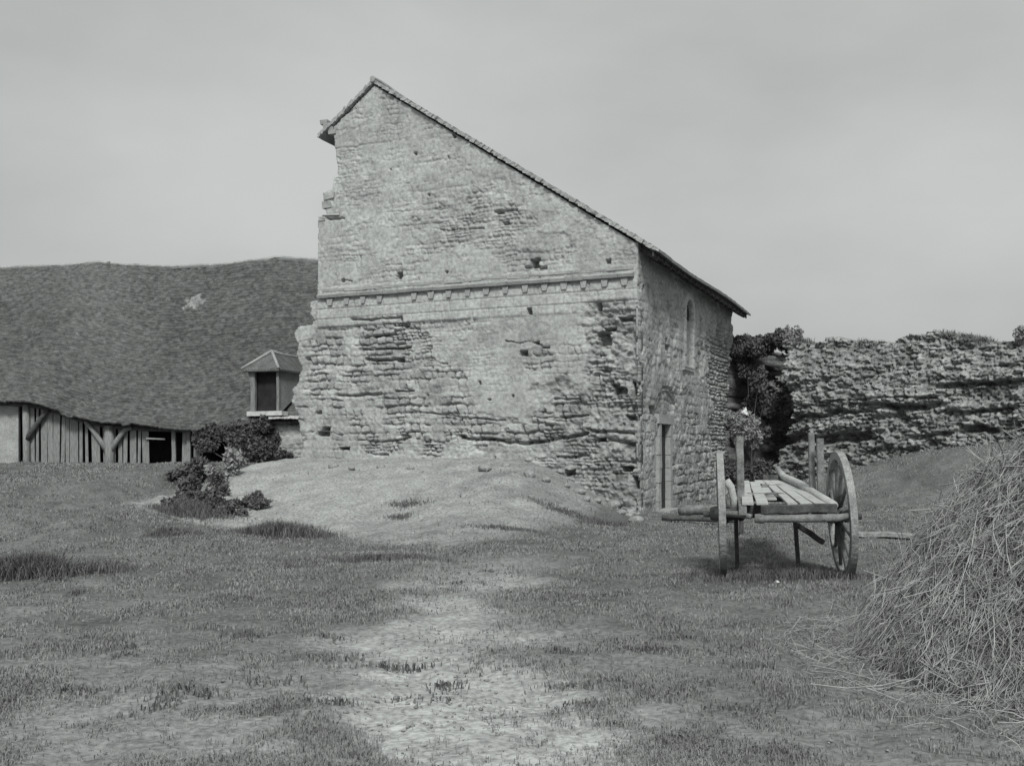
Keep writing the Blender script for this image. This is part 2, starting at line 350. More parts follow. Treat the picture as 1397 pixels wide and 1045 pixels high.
    H = [(545, 376, .16, .18), (468, 383, .10, .1), (610, 371, .08, .08), (730, 359, .2, .2), (724, 365, .28, .07), (740, 366, .22, .05), (830, 357, .12, .11), (548, 435, .10, .14), (723, 425, .13, .17), (817, 418, .13, .2), (714, 482, .22, .14), (546, 491, .22, .13), (555, 446, .18, .06), (822, 462, .3, .3), (830, 449, .3, .09), (854, 435, .42, .12), (845, 533, .3, .16), (838, 526, .2, .08), (655, 522, .06, .09), (776, 645, .25, .14), (683, 290, .22, .07), (690, 305, .2, .08), (617, 313, .1, .08), (434, 563, .2, .08), (440, 592, .4, .14), (445, 585, .3, .1), (420, 490, .12, .1), (855, 640, .25, .12), (820, 600, .2, .1), (862, 570, .3, .12), (866, 530, .18, .35), (868, 660, .2, .3), (700, 540, .06, .06), (620, 186, .12, .1), (612, 215, .05, .1), (567, 210, .1, .08), (533, 232, .05, .05), (585, 266, .06, .05), (733, 468, .1, .07), (745, 474, .2, .04), (668, 545, .1, .03), (880, 690, .3, .5), (470, 612, .3, .08)]
    for k, (px, py, w, hh) in enumerate(H):
        cu, cv = TZ(px, py); h = hole(U, V, h, cu, cv, w, hh, .34 if w * hh > .02 else .16, k)
    h += np.exp(-((V - 2.0) / .7) ** 2) * 0
    # stump of torn masonry at the left edge stands a little proud
    h += .10 * sst(8.95, 9.3, U) * (V < 5.3)
    edge = sst(-.02, .10, U)                                                         # the arris towards the side wall
    h = h * (.35 + .65 * edge)
    tone = 1 + (R - .5) * .35 * np.clip(strip * 1.2, 0, 1) + .06 * pl + (fbm(U * .6, V * .6, 99) - .5) * .25 - .16 * eros - .34 * (1 - stone) * strip * opn + .10 * eros * (fbm(U * 7, V * 8, 93, 3) - .5) * 4
    tone = tone * (1 + .04 * (V > 6)) + .05 * pl + .05 * ashl
    wallsurf('front_wall', us, vs, mask, (CO[0], CO[1], 0), (DL[0], DL[1], 0), (NF[0], NF[1], 0), h, np.clip(tone, .4, 1.4), M['stone'], chapel, .5)
front_wall()

def side_wall():
    st = .024
    us = np.arange(0.0, 11.3, st); vs = np.arange(-.35, 6.3, st); U, V = np.meshgrid(us, vs); UC, VC = np.meshgrid((us[:-1] + us[1:]) / 2, (vs[:-1] + vs[1:]) / 2)
    far = np.interp(VC, [-.4, 1.2, 1.6, 3.0, 4.2, 6.3], [11.25, 11.25, 10.9, 11.0, 11.2, 11.25]) + (fbm(UC * 0, VC * 4, 45, 3) - .5) * .15
    mask = (UC < far) & (UC > np.clip((fbm(UC * 0 + 3, VC * 3.2, 46, 4) - .44) * 1.3, 0, .3) * (VC < 4.9) * (VC > .0) + (fbm(UC * 4, VC * 9, 47) - .5) * .06 * (VC < 4.9))
    D0, D1, DZ = 1.95, 2.85, 2.18
    mask &= ~((UC > D0) & (UC < D1) & (VC < DZ))
    w0, w1 = Sx(935.5), Sx(945); wt = SZ(940, 409)[1]; wb = SZ(940, 499)[1]; wc = (w0 + w1) / 2; wr = (w1 - w0) / 2
    inwin = (np.abs(U - wc) < wr) & (V > wb) & (V < wt - wr) | (np.hypot(U - wc, V - (wt - wr)) < wr) & (V >= wt - wr)
    mask &= ~(((np.abs(UC - wc) < wr) & (VC > wt - .55) & (VC < wt - wr)) | ((np.hypot(UC - wc, VC - (wt - wr)) < wr) & (VC >= wt - wr)))
    wu = U + (fbm(U * 1.1, V * 1.1, 301) - .5) * .2; wv = V + (fbm(U * .8, V * .8, 302) - .5) * .12
    wu = wu + (fbm(U * 6, V * 6, 317, 3) - .5) * .12; wv = wv + (fbm(U * 5, V * 7, 318, 3) - .5) * .09
    e, R, _ = courses(wu, wv, .36, .20, 310); e2, R2, _ = courses(wu, wv, .22, .115, 330); opn = np.clip((fbm(U * 1.7, V * 2.6, 319, 4) - .40) * 5, .15, 1)
    n1 = fbm(U * 1.2, V * 1.2, 370) - .5
    B = lambda px, py, ru, rv, s: blob(U, V, *SZ(px, py), ru, rv, s, .45)
    patch = np.maximum(B(985, 500, 2.0, 1.35, 1), B(990, 590, 2.2, 1.3, 2)); low = np.maximum(B(950, 640, 3.0, .95, 3), B(945, 590, 1.2, .6, 4))
    strip = np.clip(.22 + n1 * .5, .08, 1); strip = np.maximum(np.maximum(strip, patch), low * .85)
    mixb = patch
    E = e * (1 - mixb) + e2 * mixb; RR = R * (1 - mixb) + R2 * mixb
    stone = sst(.002, .026, E)
    h = -.12 * strip * np.maximum(opn, patch) * (1 - stone) + strip * (RR - .5) * .06 + (fbm(U * 5, V * 5, 380) - .5) * (.03 + .07 * strip) + (fbm(U * 18, V * 18, 381, 3) - .5) * .014
    h -= .14 * patch + .0
    h -= .05 * sst(.0, .12, n1) * (1 - patch)
    near = sst(.7, .0, U + n1) * sst(5, 4.6, V); h -= .10 * near * sst(.0, .2, U) * sst(.42, .6, fbm(U * 3, V * 3, 388))
    # blocked lancet: recessed infill, upper pane cut open over a dark panel
    h = np.where(inwin, -.10 + (RR - .5) * .03, h)
    sur = (np.abs(U - wc) < wr + .2) & (V > wb - .16) & (V < wt - wr) | (np.hypot(U - wc, V - (wt - wr)) < wr + .2) & (V >= wt - wr)
    jn = np.abs(V / .34 - np.round(V / .34)) * .34
    h = np.where(sur & ~inwin, .035 - .02 * (jn < .015), h)
    
    # relieving arch above the doorway
    dc = (D0 + D1) / 2 + .35; rr = np.hypot((U - dc) / 1.25, (V - 2.35) / .75); arch = (np.abs(rr - 1) < .09) & (V > 2.35)
    h = np.where(arch, h - .05 * sst(.09, .02, np.abs(rr - 1)), h)
    h = np.where((rr < .92) & (V > 2.32), h - .07, h)
    H = [(871, 396, .2, .24), (878, 392, .14, .1), (885, 395, .2, .28), (914, 417, .3, .25), (911, 415, .12, .2), (887, 465, .1, .12), (912, 482, .3, .42), (909, 470, .18, .3), (956, 452, .3, .9), (958, 500, .35, .9), (956, 478, .3, .3), (893, 462, .1, .1), (938, 560, .3, .25), (962, 600, .4, .35), (968, 640, .4, .6), (985, 640, .5, .4), (955, 690, .5, .3), (890, 560, .5, .2)]
    for k, (px, py, w, hh) in enumerate(H):
        cu, cv = SZ(px, py); h = hole(U, V, h, cu, cv, w, hh, .26, 50 + k)
    h = h * (.2 + .8 * sst(0, .16, U)); 
    tone = 1 + (RR - .5) * .4 * strip + (fbm(U * .5, V * .5, 399) - .5) * .35 - .15 * patch - .1 * low
    # patch of darker stone over the doorway
    tone = tone - .28 * blob(U, V, 1.9, 2.75, 1.3, .6, 9, .4)
    tone = np.where(sur, 1.3, tone); tone = np.where(inwin, .85, tone)
    wallsurf('side_wall', us, vs, mask, (CO[0] , CO[1], 0), (DS[0], DS[1], 0), (NS[0], NS[1], 0), h, np.clip(tone, .35, 1.5), M['side_stone'], chapel, np.where(U < .52, .05, .5))
    P = lambda s, out, z: Vector((CO[0] + DS[0] * s + NS[0] * out, CO[1] + DS[1] * s + NS[1] * out, z))
    ds = Vector((DS[0], DS[1], 0)); ns = Vector((NS[0], NS[1], 0)); up = Vector((0, 0, 1))
    wd = MB(); wd.box(P(wc, -.13, wt - .28), ds * (2 * wr + .05), ns * .04, up * .62); wd.build('window', M['inside'], chapel)  # near-black panel painting the shade in the open window head
    door = MB()
    for i in range(5):
        w = (D1 - D0) / 5; door.box(P(D0 + w * (i + .5), -.13 + random.uniform(-.006, .006), 1.03), ds * (w - .012), ns * .05, up * 2.2)
    dr = door.build('door', M['doorwood'], chapel)
    hd = MB(); hd.tube([P(D0 + .14, -.10, 1.0), P(D0 + .14, -.05, 1.02), P(D0 + .14, -.05, 1.12), P(D0 + .14, -.10, 1.14)], .012); hd.build('handle', M['iron'], dr)
    fr = MB(); z = -.1
    while z < 2.0:
        hh = random.uniform(.3, .5); hh = min(hh, 2.18 - z)
        for side, c in ((0, D0 - .10), (1, D1 + .10)):
            fr.box(P(c, -.14 + random.uniform(-.012, .012), z + hh / 2), ds * random.uniform(.2, .24), ns * .34, up * (hh - .012), .006)
        z += hh
    fr.box(P((D0 + D1) / 2, -.13, 2.30), ds * 1.5, ns * .35, up * .24, .008)
    fr.box(P((D0 + D1) / 2, .05, -.03), ds * 1.3, ns * .5, up * .16, .008)
    fr.build('doorway_surround', M['ashlar'], chapel)
side_wall()

def chapel_rest():
    P = lambda t, s, z: Vector((CO[0] + DL[0] * t + DS[0] * s, CO[1] + DL[1] * t + DS[1] * s, z))
    dl = Vector((DL[0], DL[1], 0)); ds = Vector((DS[0], DS[1], 0)); up = Vector((0, 0, 1)); nf = -ds
    # rear and left walls
    m = MB(); poly = [P(.45, 11.2, -.3), P(.45, 11.2, ZR + .2), P(RIDGE_T, 11.2, RIDGE_Z - .05), P(TL - .05, 11.2, RIDGE_Z - .95), P(TL - .05, 11.2, -.3)]
    m.prism(poly, -ds * .5); m.build('rear_wall', M['ashlar'], chapel)
    m = MB(); m.box(P(TL - .28, 5.8, 4.85), dl * .5, ds * 10.6, up * 10.3); m.build('left_wall', M['ashlar'], chapel)
    # roof: two slopes of small flat tiles, laid as stepped rows
    def slope(name, t0, z0, t1, z1, s0, s1):
        L = math.hypot(t1 - t0, z1 - z0); n = int(L / .13); th = .11
        rows = []; V = []; Q = []
        ss = np.arange(s0, s1 + .01, .17); d = np.array([t1 - t0, z1 - z0]) / L; nn = np.array([-d[1], d[0]]) * (1 if d[0] > 0 else -1)
        if nn[1] < 0: nn = -nn
        for r in range(n + 1):
            for lift in (.0, .02):
                a = r / n + (0 if lift == .0 else -.0)
                for s in ss:
                    j = random.uniform(-.006, .006); sag = -.04 * math.sin((s - s0) / (s1 - s0) * 3.14 * 2.2) * (1 - r / n)
                    q = np.array([t0, z0]) + d * L * a + nn * (lift + j)
                    V.append(P(q[0], s + (random.uniform(-.025, .025) if s in (ss[0], ss[-1]) else 0), q[1] + sag))
        R = 2 * (n + 1); m_ = len(ss)
        for r in range(R - 1):
            for i in range(m_ - 1): Q.append((r * m_ + i, r * m_ + i + 1, (r + 1) * m_ + i + 1, (r + 1) * m_ + i))
        me = bpy.data.meshes.new(name); me.from_pydata([tuple(v) for v in V], [], Q); me.update()
        o = link(name, me, M['chapelroof'], chapel); so = o.modifiers.new('thickness', 'SOLIDIFY'); so.thickness = th; so.offset = 1 if False else 0
        return o
    k = (RIDGE_Z - ZR) / RIDGE_T
    slope('roof', -.46, ZR - .46 * k + .10, RIDGE_T + .02, RIDGE_Z + .10, -.10, 11.75)
    slope('roof_slope_behind', RIDGE_T - .02, RIDGE_Z + .10, TL + .42, RIDGE_Z + .10 - (TL + .42 - RIDGE_T) * .72, -.10, 11.75)
    m = MB(); pts = [P(RIDGE_T, s, RIDGE_Z + .14 + .01 * math.sin(s * 3)) for s in np.arange(-.12, 11.8, .35)]; m.tube(pts, .08, 8, .06); m.build('ridge_tiles', M['chapelroof'], chapel)
    # rafter feet under the eave
    for i in range(18):
        s = .25 + i * .64; m = MB(); m.beam(P(.3, s, ZR + .3 * k - .10), P(-.40, s, ZR - .40 * k - .06), .08, .11, .01); m.build('rafter', M['darkwood'], chapel)
    m = MB(); m.beam(P(-.36, -.04, ZR - .33 * k - .02), P(-.36, 11.7, ZR - .33 * k - .02), .03, .16, .004, 12); m.build('eave_board', M['darkwood'], chapel)
    # small corbelled block at the left head of the gable
    m = MB()
    for q in range(4): m.box(P(TL + .02 + .09 * q, .2, 9.93 + .1 * q - .05), dl * .22, ds * .5, up * .11, .012)
    m.build('corbel_block', M['ashlar'], chapel)
    # cornice: worn stones, each course ragged
    m = MB(); t = .08
    while t < 8.6:
        w = random.uniform(.35, .62); w = min(w, 8.72 - t); pr = random.uniform(.13, .16) if random.random() > .12 else .09
        zc = 5.52 + .02 * (t / 8) + random.uniform(-.005, .005)
        a = P(t + .004, 0, zc); b = P(t + w - .004, 0, zc)
        prof = [(0.14, -.02), (-pr * .9, -.02), (-pr, .02), (-pr - .01, .055 + random.uniform(-.012, .008)), (-pr + .04, .085 + random.uniform(-.02, .01)), (.14, .11)]
        m.prism([a + ds * x + up * z for x, z in prof], b - a); t += w
    m.build('cornice', M['ashlar'], chapel)
    t = .22; i = 0
    while t < 8.6:
        m = MB(); w = .17 + random.uniform(-.02, .02); zt = 5.49
        pts = [P(t, .1, zt), P(t + w, .1, zt), P(t + w * .82, .1, zt - .17), P(t + w * .18, .1, zt - .17)]
        if random.random() > .12:
            m.prism(pts, nf * random.uniform(.185, .205)); m.build('corbel', M['ashlar'], chapel)
        t += .5 + random.uniform(-.03, .03)
    m = MB(); t = .1
    while t < 8.6:
        w = min(random.uniform(.4, .7), 8.72 - t); m.box(P(t + w / 2, .05, 5.715 + random.uniform(-.01, .01)), dl * (w - .012), ds * .17, up * random.uniform(.05, .075), .008); t += w
    m.build('string_course', M['ashlar'], chapel)
    # jutting torn quoins on the upper left edge
    for (px, py, w, hh) in ((450, 268, .32, .16), (447, 280, .26, .14), (452, 294, .55, .07), (440, 300, .2, .1)):
        t, z = TZ(px, py); m = MB(); m.box(P(t, .2, z), dl * w, ds * .5, up * hh, .025); m.build('quoin', M['ashlar'], chapel)
chapel_rest()

# ------------------------------------------------------------------ barn
YB = 30.6
barn = empty('barn', (-13, YB, 1.0), 'long low barn with sagging tiled roof and weathered board wall left of the chapel', 'barn')
EX = [-60, 0, 40, 75, 110, 140, 200, 260, 300, 345, 420, 470]; EYp = [545, 547, 549, 560, 572, 578, 582, 584, 583, 579, 577, 577]
RX = [-60, 0, 100, 130, 170, 230, 300, 350, 380, 437, 480]; RYp = [368, 367, 363, 359, 363, 366, 363, 357, 353, 356, 358]
YR = 36.8
def eave_z(X): return EYE + (HY - np.interp(CX + X / (YB - .45) * F, EX, EYp)) / F * (YB - .45)
def ridge_z(X): return EYE + (HY - np.interp(CX + X / YR * F, RX, RYp)) / F * YR
X0, X1 = -21.5, -5.2
def barn_roof():
    xs = np.arange(X0, X1, .045); ws = np.linspace(0, 1, 330); X, W = np.meshgrid(xs, ws)
    e = eave_z(X); r = ridge_z(X); Y = (YB - .45) + (YR - YB + .45) * W
    sag = -.22 * np.sin(W * np.pi) - .10 * np.sin(W * 3.1) * np.sin(X * .55 + 1) + (fbm(X * .5, W * 3, 501) - .5) * .22
    Z = e + (r - e) * W + sag
    rowf = W * 60 + (fbm(X * .5, W * 4, 503) - .5) * .8; row = np.floor(rowf); fr = rowf - row
    cl = np.floor(X / .15 + (row % 2) * .5 + _h(row.astype(int), row.astype(int) * 0, 3) * .3); rnd = _h(cl.astype(int), row.astype(int), 5)
    cf = np.abs(X / .17 + (row % 2) * .5 - np.round(X / .17 + (row % 2) * .5))
    Z = Z + .07 * (1 - fr) + (rnd - .5) * .05 - .02 * (np.abs(cf) < .1) + np.where(rnd > .985, .05, 0)
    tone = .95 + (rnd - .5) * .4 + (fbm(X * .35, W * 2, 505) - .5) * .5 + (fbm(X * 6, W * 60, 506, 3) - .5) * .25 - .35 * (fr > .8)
    # broken place showing pale fragments and a small hole
    for px, py, rad in ((265, 408, .30), (44, 470, .07)):
        w = .1
        yy = [(abs(float(EYE + (HY - py) / F * ((YB - .45) + (YR - YB + .45) * q)) - float(np.interp(q, [0, 1], [eave_z(-10.), ridge_z(-10.)]) - .22 * math.sin(q * math.pi))), q) for q in np.linspace(0, 1, 400)]
        w = min(yy)[1]; yb = (YB - .45) + (YR - YB + .45) * w; xc = (px - CX) / F * yb
        dx = X - xc; dw = (W - w) * 8.4; a = np.arctan2(dw, dx); d = np.hypot(dx, dw) * (1 - .35 * np.sin(a * 5 + 1) * (rad > .1))
        if rad > .1:
            tone = np.where(d < rad, np.maximum(tone, 1.2 + rnd * 1.3), tone); Z = np.where((d < rad * .9), Z + .07 * rnd, Z)
            Z = np.where((np.abs(dw + .12 * dx) < .045) & (np.abs(dx) < .2), Z - .3, Z)
        else: Z = np.where(d < rad, Z - .3, Z)
    ny, nx = X.shape; idx = np.arange(ny * nx).reshape(ny, nx)
    Q = np.stack([idx[:-1, :-1], idx[:-1, 1:], idx[1:, 1:], idx[1:, :-1]], -1).reshape(-1, 4)
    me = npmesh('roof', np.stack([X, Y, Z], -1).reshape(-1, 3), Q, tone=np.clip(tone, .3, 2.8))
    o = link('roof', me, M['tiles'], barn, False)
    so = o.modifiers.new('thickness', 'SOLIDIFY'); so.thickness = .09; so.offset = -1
    # rear slope and ridge
    xs = np.arange(X0, X1, .3); V = []; Q = []
    for x in xs: V += [(x, YR - .02, float(ridge_z(x)) + .02), (x, 2 * YR - YB + .4, float(ridge_z(x)) - 5.4)]
    for i in range(len(xs) - 1): Q.append((2 * i, 2 * i + 2, 2 * i + 3, 2 * i + 1))
    me = bpy.data.meshes.new('rear_roof'); me.from_pydata(V, [], Q); me.update(); ro = link('rear_roof', me, M['roofedge'], barn)
    so = ro.modifiers.new('thickness', 'SOLIDIFY'); so.thickness = .1
    m = MB(); m.tube([(x, YR, float(ridge_z(x)) + .04 + random.uniform(-.015, .015)) for x in np.arange(X0, X1, .35)], .07, 8, .15); m.build('ridge_tiles', M['chapelroof'], barn)
barn_roof()
def bx(px): return (px - CX) / F * YB
def barn_front():
    zg = .6
    # upright boards of uneven width with gaps; a near-black sheet behind paints the darkness
    m = MB(); x = bx(40); second = False
    while x < bx(268):
        px = CX + x / YB * F
        w = random.choice((.09, .12, .16, .2, .26))
        gap = random.choice((.02, .05, .08, .13)) if px > 105 else random.choice((.01, .02, .05))
        if px > 238 and not second: m.build('board_wall', M['oldwood'], barn); m = MB(); second = True
        if not (203 < px < 238) and not (px > 238 and random.random() < .3):
            zt = float(eave_z(x)) - .02; b = random.uniform(-.04, .04)
            m.box((x + w / 2, YB + .02 + random.uniform(-.02, .02), (zt + zg) / 2), (w, 0, b * .3), (0, .03, 0), (random.uniform(-.05, .05), 0, zt - zg), .008)
        x += w + gap
    m.build('board_wall', M['oldwood'], barn)
    m = MB(); m.box((bx(18) - 1.2, YB + .05, 1.9), (bx(37) - bx(18) + 2.3, 0, 0), (0, .12, 0), (0, 0, 2.3)); m.build('plastered_panel', M['plaster'], barn)
    # posts with curved Y braces
    for px, w in ((37, .22), (150, .30)):
        x = bx(px); zt = float(eave_z(x)) - .05
        m = MB(); m.tube([(x, YB - .07, zg), (x + .02, YB - .07, zg + .7), (x, YB - .07, zt)], [w * .62, w * .48, w * .5], 8, .06); p = m.build('post', M['oldwood'], barn, True)
        for sgn in ((-1, 1) if px > 100 else (1,)):
            m = MB(); z0 = zt - .62 if px > 100 else zt - .9
            m.tube([(x + sgn * .05, YB - .09, z0 - .2), (x + sgn * .22, YB - .1, z0 + .1), (x + sgn * .5, YB - .1, z0 + .48), (x + sgn * .72, YB - .1, float(eave_z(x + sgn * .7)) - .06)], [.09, .085, .075, .07], 8, .08)
            m.build('brace', M['oldwood' if px > 100 else 'darkwood'], barn, True)
    for px in (238, 258):
        x = bx(px); m = MB(); m.beam((x, YB - .04, zg), (x, YB - .04, float(eave_z(x)) - .04), .12, .1, .01); m.build('post', M['oldwood'], barn)
    pts = [(x, YB - .02, float(eave_z(x)) - .06) for x in np.arange(X0, X1, .4)]
    m = MB(); m.tube(pts, .085, 6, .08); m.build('wall_plate', M['darkwood'], barn)
    m = MB(); m.beam((bx(200), YB - .05, EYE + (HY - 598) / F * YB), (bx(226), YB - .05, EYE + (HY - 599) / F * YB), .05, .05); m.build('hatch_rail', M['palewood'], barn)
    # interior shell
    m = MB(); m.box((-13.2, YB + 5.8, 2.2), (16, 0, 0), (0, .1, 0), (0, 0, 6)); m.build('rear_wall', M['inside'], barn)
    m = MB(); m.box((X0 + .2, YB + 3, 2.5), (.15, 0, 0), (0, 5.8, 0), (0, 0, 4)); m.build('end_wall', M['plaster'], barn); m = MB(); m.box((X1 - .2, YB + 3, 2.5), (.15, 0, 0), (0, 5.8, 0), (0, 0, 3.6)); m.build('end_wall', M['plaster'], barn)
    m = MB(); m.box((-13.2, YB + 1.3, 1.9), (16, 0, 0), (0, .06, 0), (0, 0, 2.6)); m.build('dark_partition', M['inside'], barn)  # near-black sheet behind the boards, interior shade put into its colour
    # masonry part below the dormer
    us = np.arange(0, bx(424) - bx(330), .03); vs = np.arange(.3, 2.50, .03); U, V = np.meshgrid(us, vs)
    e, R = cells(U, V, .25, .14, 601); h = -.05 * (1 - sst(.004, .04, e)) * sst(.45, .6, fbm(U * 2, V * 2, 602)) + (fbm(U * 4, V * 4, 603) - .5) * .06
    mask = np.ones((len(vs) - 1, len(us) - 1), bool)
    wallsurf('masonry_wall', us, vs, mask, (bx(330), YB - .3, 0), (1, 0, 0), (0, -1, 0), h, 1 + (R - .5) * .3, M['stone'], barn, .3)
    m = MB(); 
    for i in range(9):
        a = bx(374) + i * .115; m.box((a + .05, YB - .48, 2.52 + random.uniform(-.01, .01)), (.11, 0, 0), (0, .42, .05), (0, 0, .05), .01)
    m.build('coping', M['mortar'], barn)
barn_front()
def dormer():
    # frame of the dormer: front plane at YB-.25
    yf = YB - .25; s = F / yf
    q = lambda px, py, y=yf: at(px, py, y)
    xl, xr = (343 - CX) / s, (386 - CX) / s; zs = EYE + (HY - 560) / s; ze = EYE + (HY - 504) / s; za = EYE + (HY - 480) / s
    root = MB(); yb = yf + 2.4; MB.turn = (xl, yf, math.radians(-17))
    # cheeks
    root.prism([(xr - .06, yf + .05, zs - .1), (xr - .06, yf + .05, ze), (xr - .06, yb, ze)], (.06, 0, 0))
    root.prism([(xl, yf + .05, zs - .1), (xl, yf + .05, ze), (xl, yb, ze)], (.06, 0, 0))
    d = root.build('dormer', M['plaster'], barn)
    m = MB(); 
    for x, w in ((xl + .07, .16), (xr - .03, .09)): m.beam((x, yf, zs - .02), (x, yf, ze + .01), w, .12, .008)
    m.beam((xl - .04, yf, ze - .03), (xr + .04, yf, ze - .03), .12, .12, .006)
    m.tube([(xl + .05, yf - .03, zs + .75), (xl - .07, yf - .03, ze - .05)], .04); m.build('frame', M['oldwood'], d)
    m = MB(); m.box(((xl + xr) / 2 + .06, yf + .0, zs - .10), (xr - xl + .25, 0, 0), (0, .35, 0), (0, 0, .14), .012); m.build('sill', M['mortar'], d)
    m = MB(); m.box(((xl + xr) / 2, yf + .16, zs + .5), (xr - xl - .12, 0, 0), (0, .05, 0), (0, 0, 1.5)); m.build('loft_shade_panel', M['inside'], d)  # near-black panel painting the loft's darkness just behind the opening
    m = MB(); xc = (367 - CX) / s; o = .22; A = Vector((xc, yf + .28, za)); Bk = Vector((xc + .05, yf + 2.9, za - .03))
    el = Vector((xl - o, yf - o, ze - .02)); er = Vector((xr + .10, yf - o, ze - .02)); erb = Vector((xr + .10, yb + .4, ze - .02)); elb = Vector((xl - o, yb + .4, ze - .02)); th = Vector((0, 0, -.06))
    def slab(pts): m.prism(pts, th)
    slab([el, er, A]); slab([er, erb, Bk, A]); slab([elb, el, A, Bk]); r = m.build('dormer_roof', M['roofedge'], d)
    m = MB(); m.tube([el + Vector((0, 0, .02)), A + Vector((0, 0, .03))], .045, 8, .15); m.tube([er + Vector((0, 0, .02)), A + Vector((0, 0, .03))], .045, 8, .15)
    m.tube([A + Vector((0, 0, .03)), A.lerp(Bk, .3) - Vector((0, 0, .02)), A.lerp(Bk, .8) + Vector((0, 0, .0)), Bk + Vector((0, 0, .10))], [.05, .05, .06, .10], 8, .15); m.build('mortar_ridge', M['plaster'], d, True); MB.turn = None
dormer()

# ------------------------------------------------------------------ ruined wall
def ruin():
    L = np.linalg.norm(RB - RA); st = .03
    root = empty('ruined_wall', (RA[0], RA[1], 0), 'broad crumbling rubble wall with open ledges right of the chapel', 'wall')
    us = np.arange(0, L + 1.5, st); vs = np.arange(-.3, 6.6, st); U, V = np.meshgrid(us, vs); UC, VC = np.meshgrid((us[:-1] + us[1:]) / 2, (vs[:-1] + vs[1:]) / 2)
    def RZ(px, py):
        k = (px - CX) / F; s = (k * RA[1] - RA[0]) / (RD[0] - k * RD[1]); Y = RA[1] + RD[1] * s; return s, EYE + (HY - py) / F * Y
    topx = [(960, 470), (1000, 474), (1040, 470), (1068, 462), (1090, 466), (1140, 458), (1165, 464), (1185, 468), (1215, 460), (1240, 452), (1262, 449), (1300, 457), (1345, 462), (1375, 464), (1397, 462), (1440, 470), (1560, 475)]
    tp = np.array([RZ(*p) for p in topx])
    top = np.interp(UC, tp[:, 0], tp[:, 1]) + (fbm(UC * 2.2, UC * 0, 701, 5) - .5) * .45 + (fbm(UC * 9, UC * 0, 702, 3) - .5) * .15
    mask = VC < top
    e, R = cells(U + (fbm(U, V, 711) - .5) * .5, V + (fbm(U * .6, V * .6, 712) - .5) * .4, .34, .17, 710, .9, .6)
    e2, R2 = cells(U + (fbm(U, V, 715) - .5) * .3, V + .04 * U + (fbm(U * .6, V * .6, 716) - .5) * .3, .19, .11, 720, .9, .6)
    U_ = U; bg = sst(.42, .58, fbm(U * .9, V * 1.2, 718)); E = e * bg + e2 * (1 - bg); RR = R * bg + R2 * (1 - bg)
    n = fbm(U * .7, V * 1.0, 730) - .5
    h = .10 * sst(.0, .03, E) + (RR - .5) * .15 + n * .5 + (fbm(U * 2.2, V * 5.5, 731, 5) - .5) * .30 - .10 * sst(.1, .0, np.abs(fbm(U * 1.1, V * 4.2, 733, 4) - .5) * 2) + (fbm(U * 10, V * 14, 732, 4) - .5) * .16
    h -= .05 * (V - 2.5)                                                           # leans back with height
    h -= .55 * sst(-1.2, .1, V - np.interp(U, tp[:, 0], tp[:, 1]))                   # weathered rounded crest
    # undercut bedding ledges
    for (pts, w, d) in (([(1050, 580), (1110, 568), (1165, 562), (1225, 556)], .09, .30), ([(1040, 558), (1100, 556), (1160, 547), (1215, 544), (1290, 541)], .05, .22), ([(1180, 552), (1240, 556), (1280, 552)], .11, .35), ([(1285, 528), (1330, 524), (1372, 521), (1410, 520)], .10, .4), ([(1290, 563), (1330, 562), (1375, 556), (1410, 554)], .07, .3), ([(1060, 598), (1110, 601), (1190, 596)], .22, .5), ([(1315, 583), (1335, 584), (1352, 586)], .14, .6), ([(1260, 594), (1310, 590)], .07, .2), ([(1225, 646), (1270, 640)], .05, .15), ([(1180, 617), (1260, 612)], .06, .14), ([(1355, 500), (1397, 495)], .06, .2)):
        P = np.array([RZ(*p) for p in pts]); line = np.interp(U, P[:, 0], P[:, 1]) + (fbm(U * 1.6, U * 0, 740) - .5) * .25
        k = sst(P[0, 0] - .3, P[0, 0] + .2, U) * sst(P[-1, 0] + .3, P[-1, 0] - .2, U)
        dv = V - line + (fbm(U * 5, V * 5, 742) - .5) * .09
        h -= d * .7 * k * sst(w * .85, w * .4, np.abs(dv)); h += .10 * k * sst(.25, .1, np.abs(dv - w - .1))
    # cavern by the chapel
    cu, cv = RZ(1024, 560); cav = sst(1.15, .8, np.sqrt(((U - cu) / 1.15) ** 2 + ((V - cv - .0) / 2.3) ** 2) + (fbm(U * 2, V * 2, 745) - .5) * .5)
    h -= 2.9 * cav
    cu, cv = RZ(1012, 475); h -= .0
    tone = 1 + (RR - .5) * .55 + n * .5 - .12 * sst(.03, .0, E) 
    tone *= 1 - .35 * sst(3.2, 1.8, U) - .18 * sst(2.6, 1.2, V)  # left end by the chapel darkened as painted shade; lower part darker too
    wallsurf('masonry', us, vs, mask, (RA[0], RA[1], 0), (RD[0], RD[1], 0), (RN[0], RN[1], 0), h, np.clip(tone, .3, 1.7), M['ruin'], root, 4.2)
    return RZ
RZ = ruin()
def rp(px, py, out=0.):
    s, z = RZ(px, py); return Vector((RA[0] + RD[0] * s + RN[0] * out, RA[1] + RD[1] * s + RN[1] * out, z))

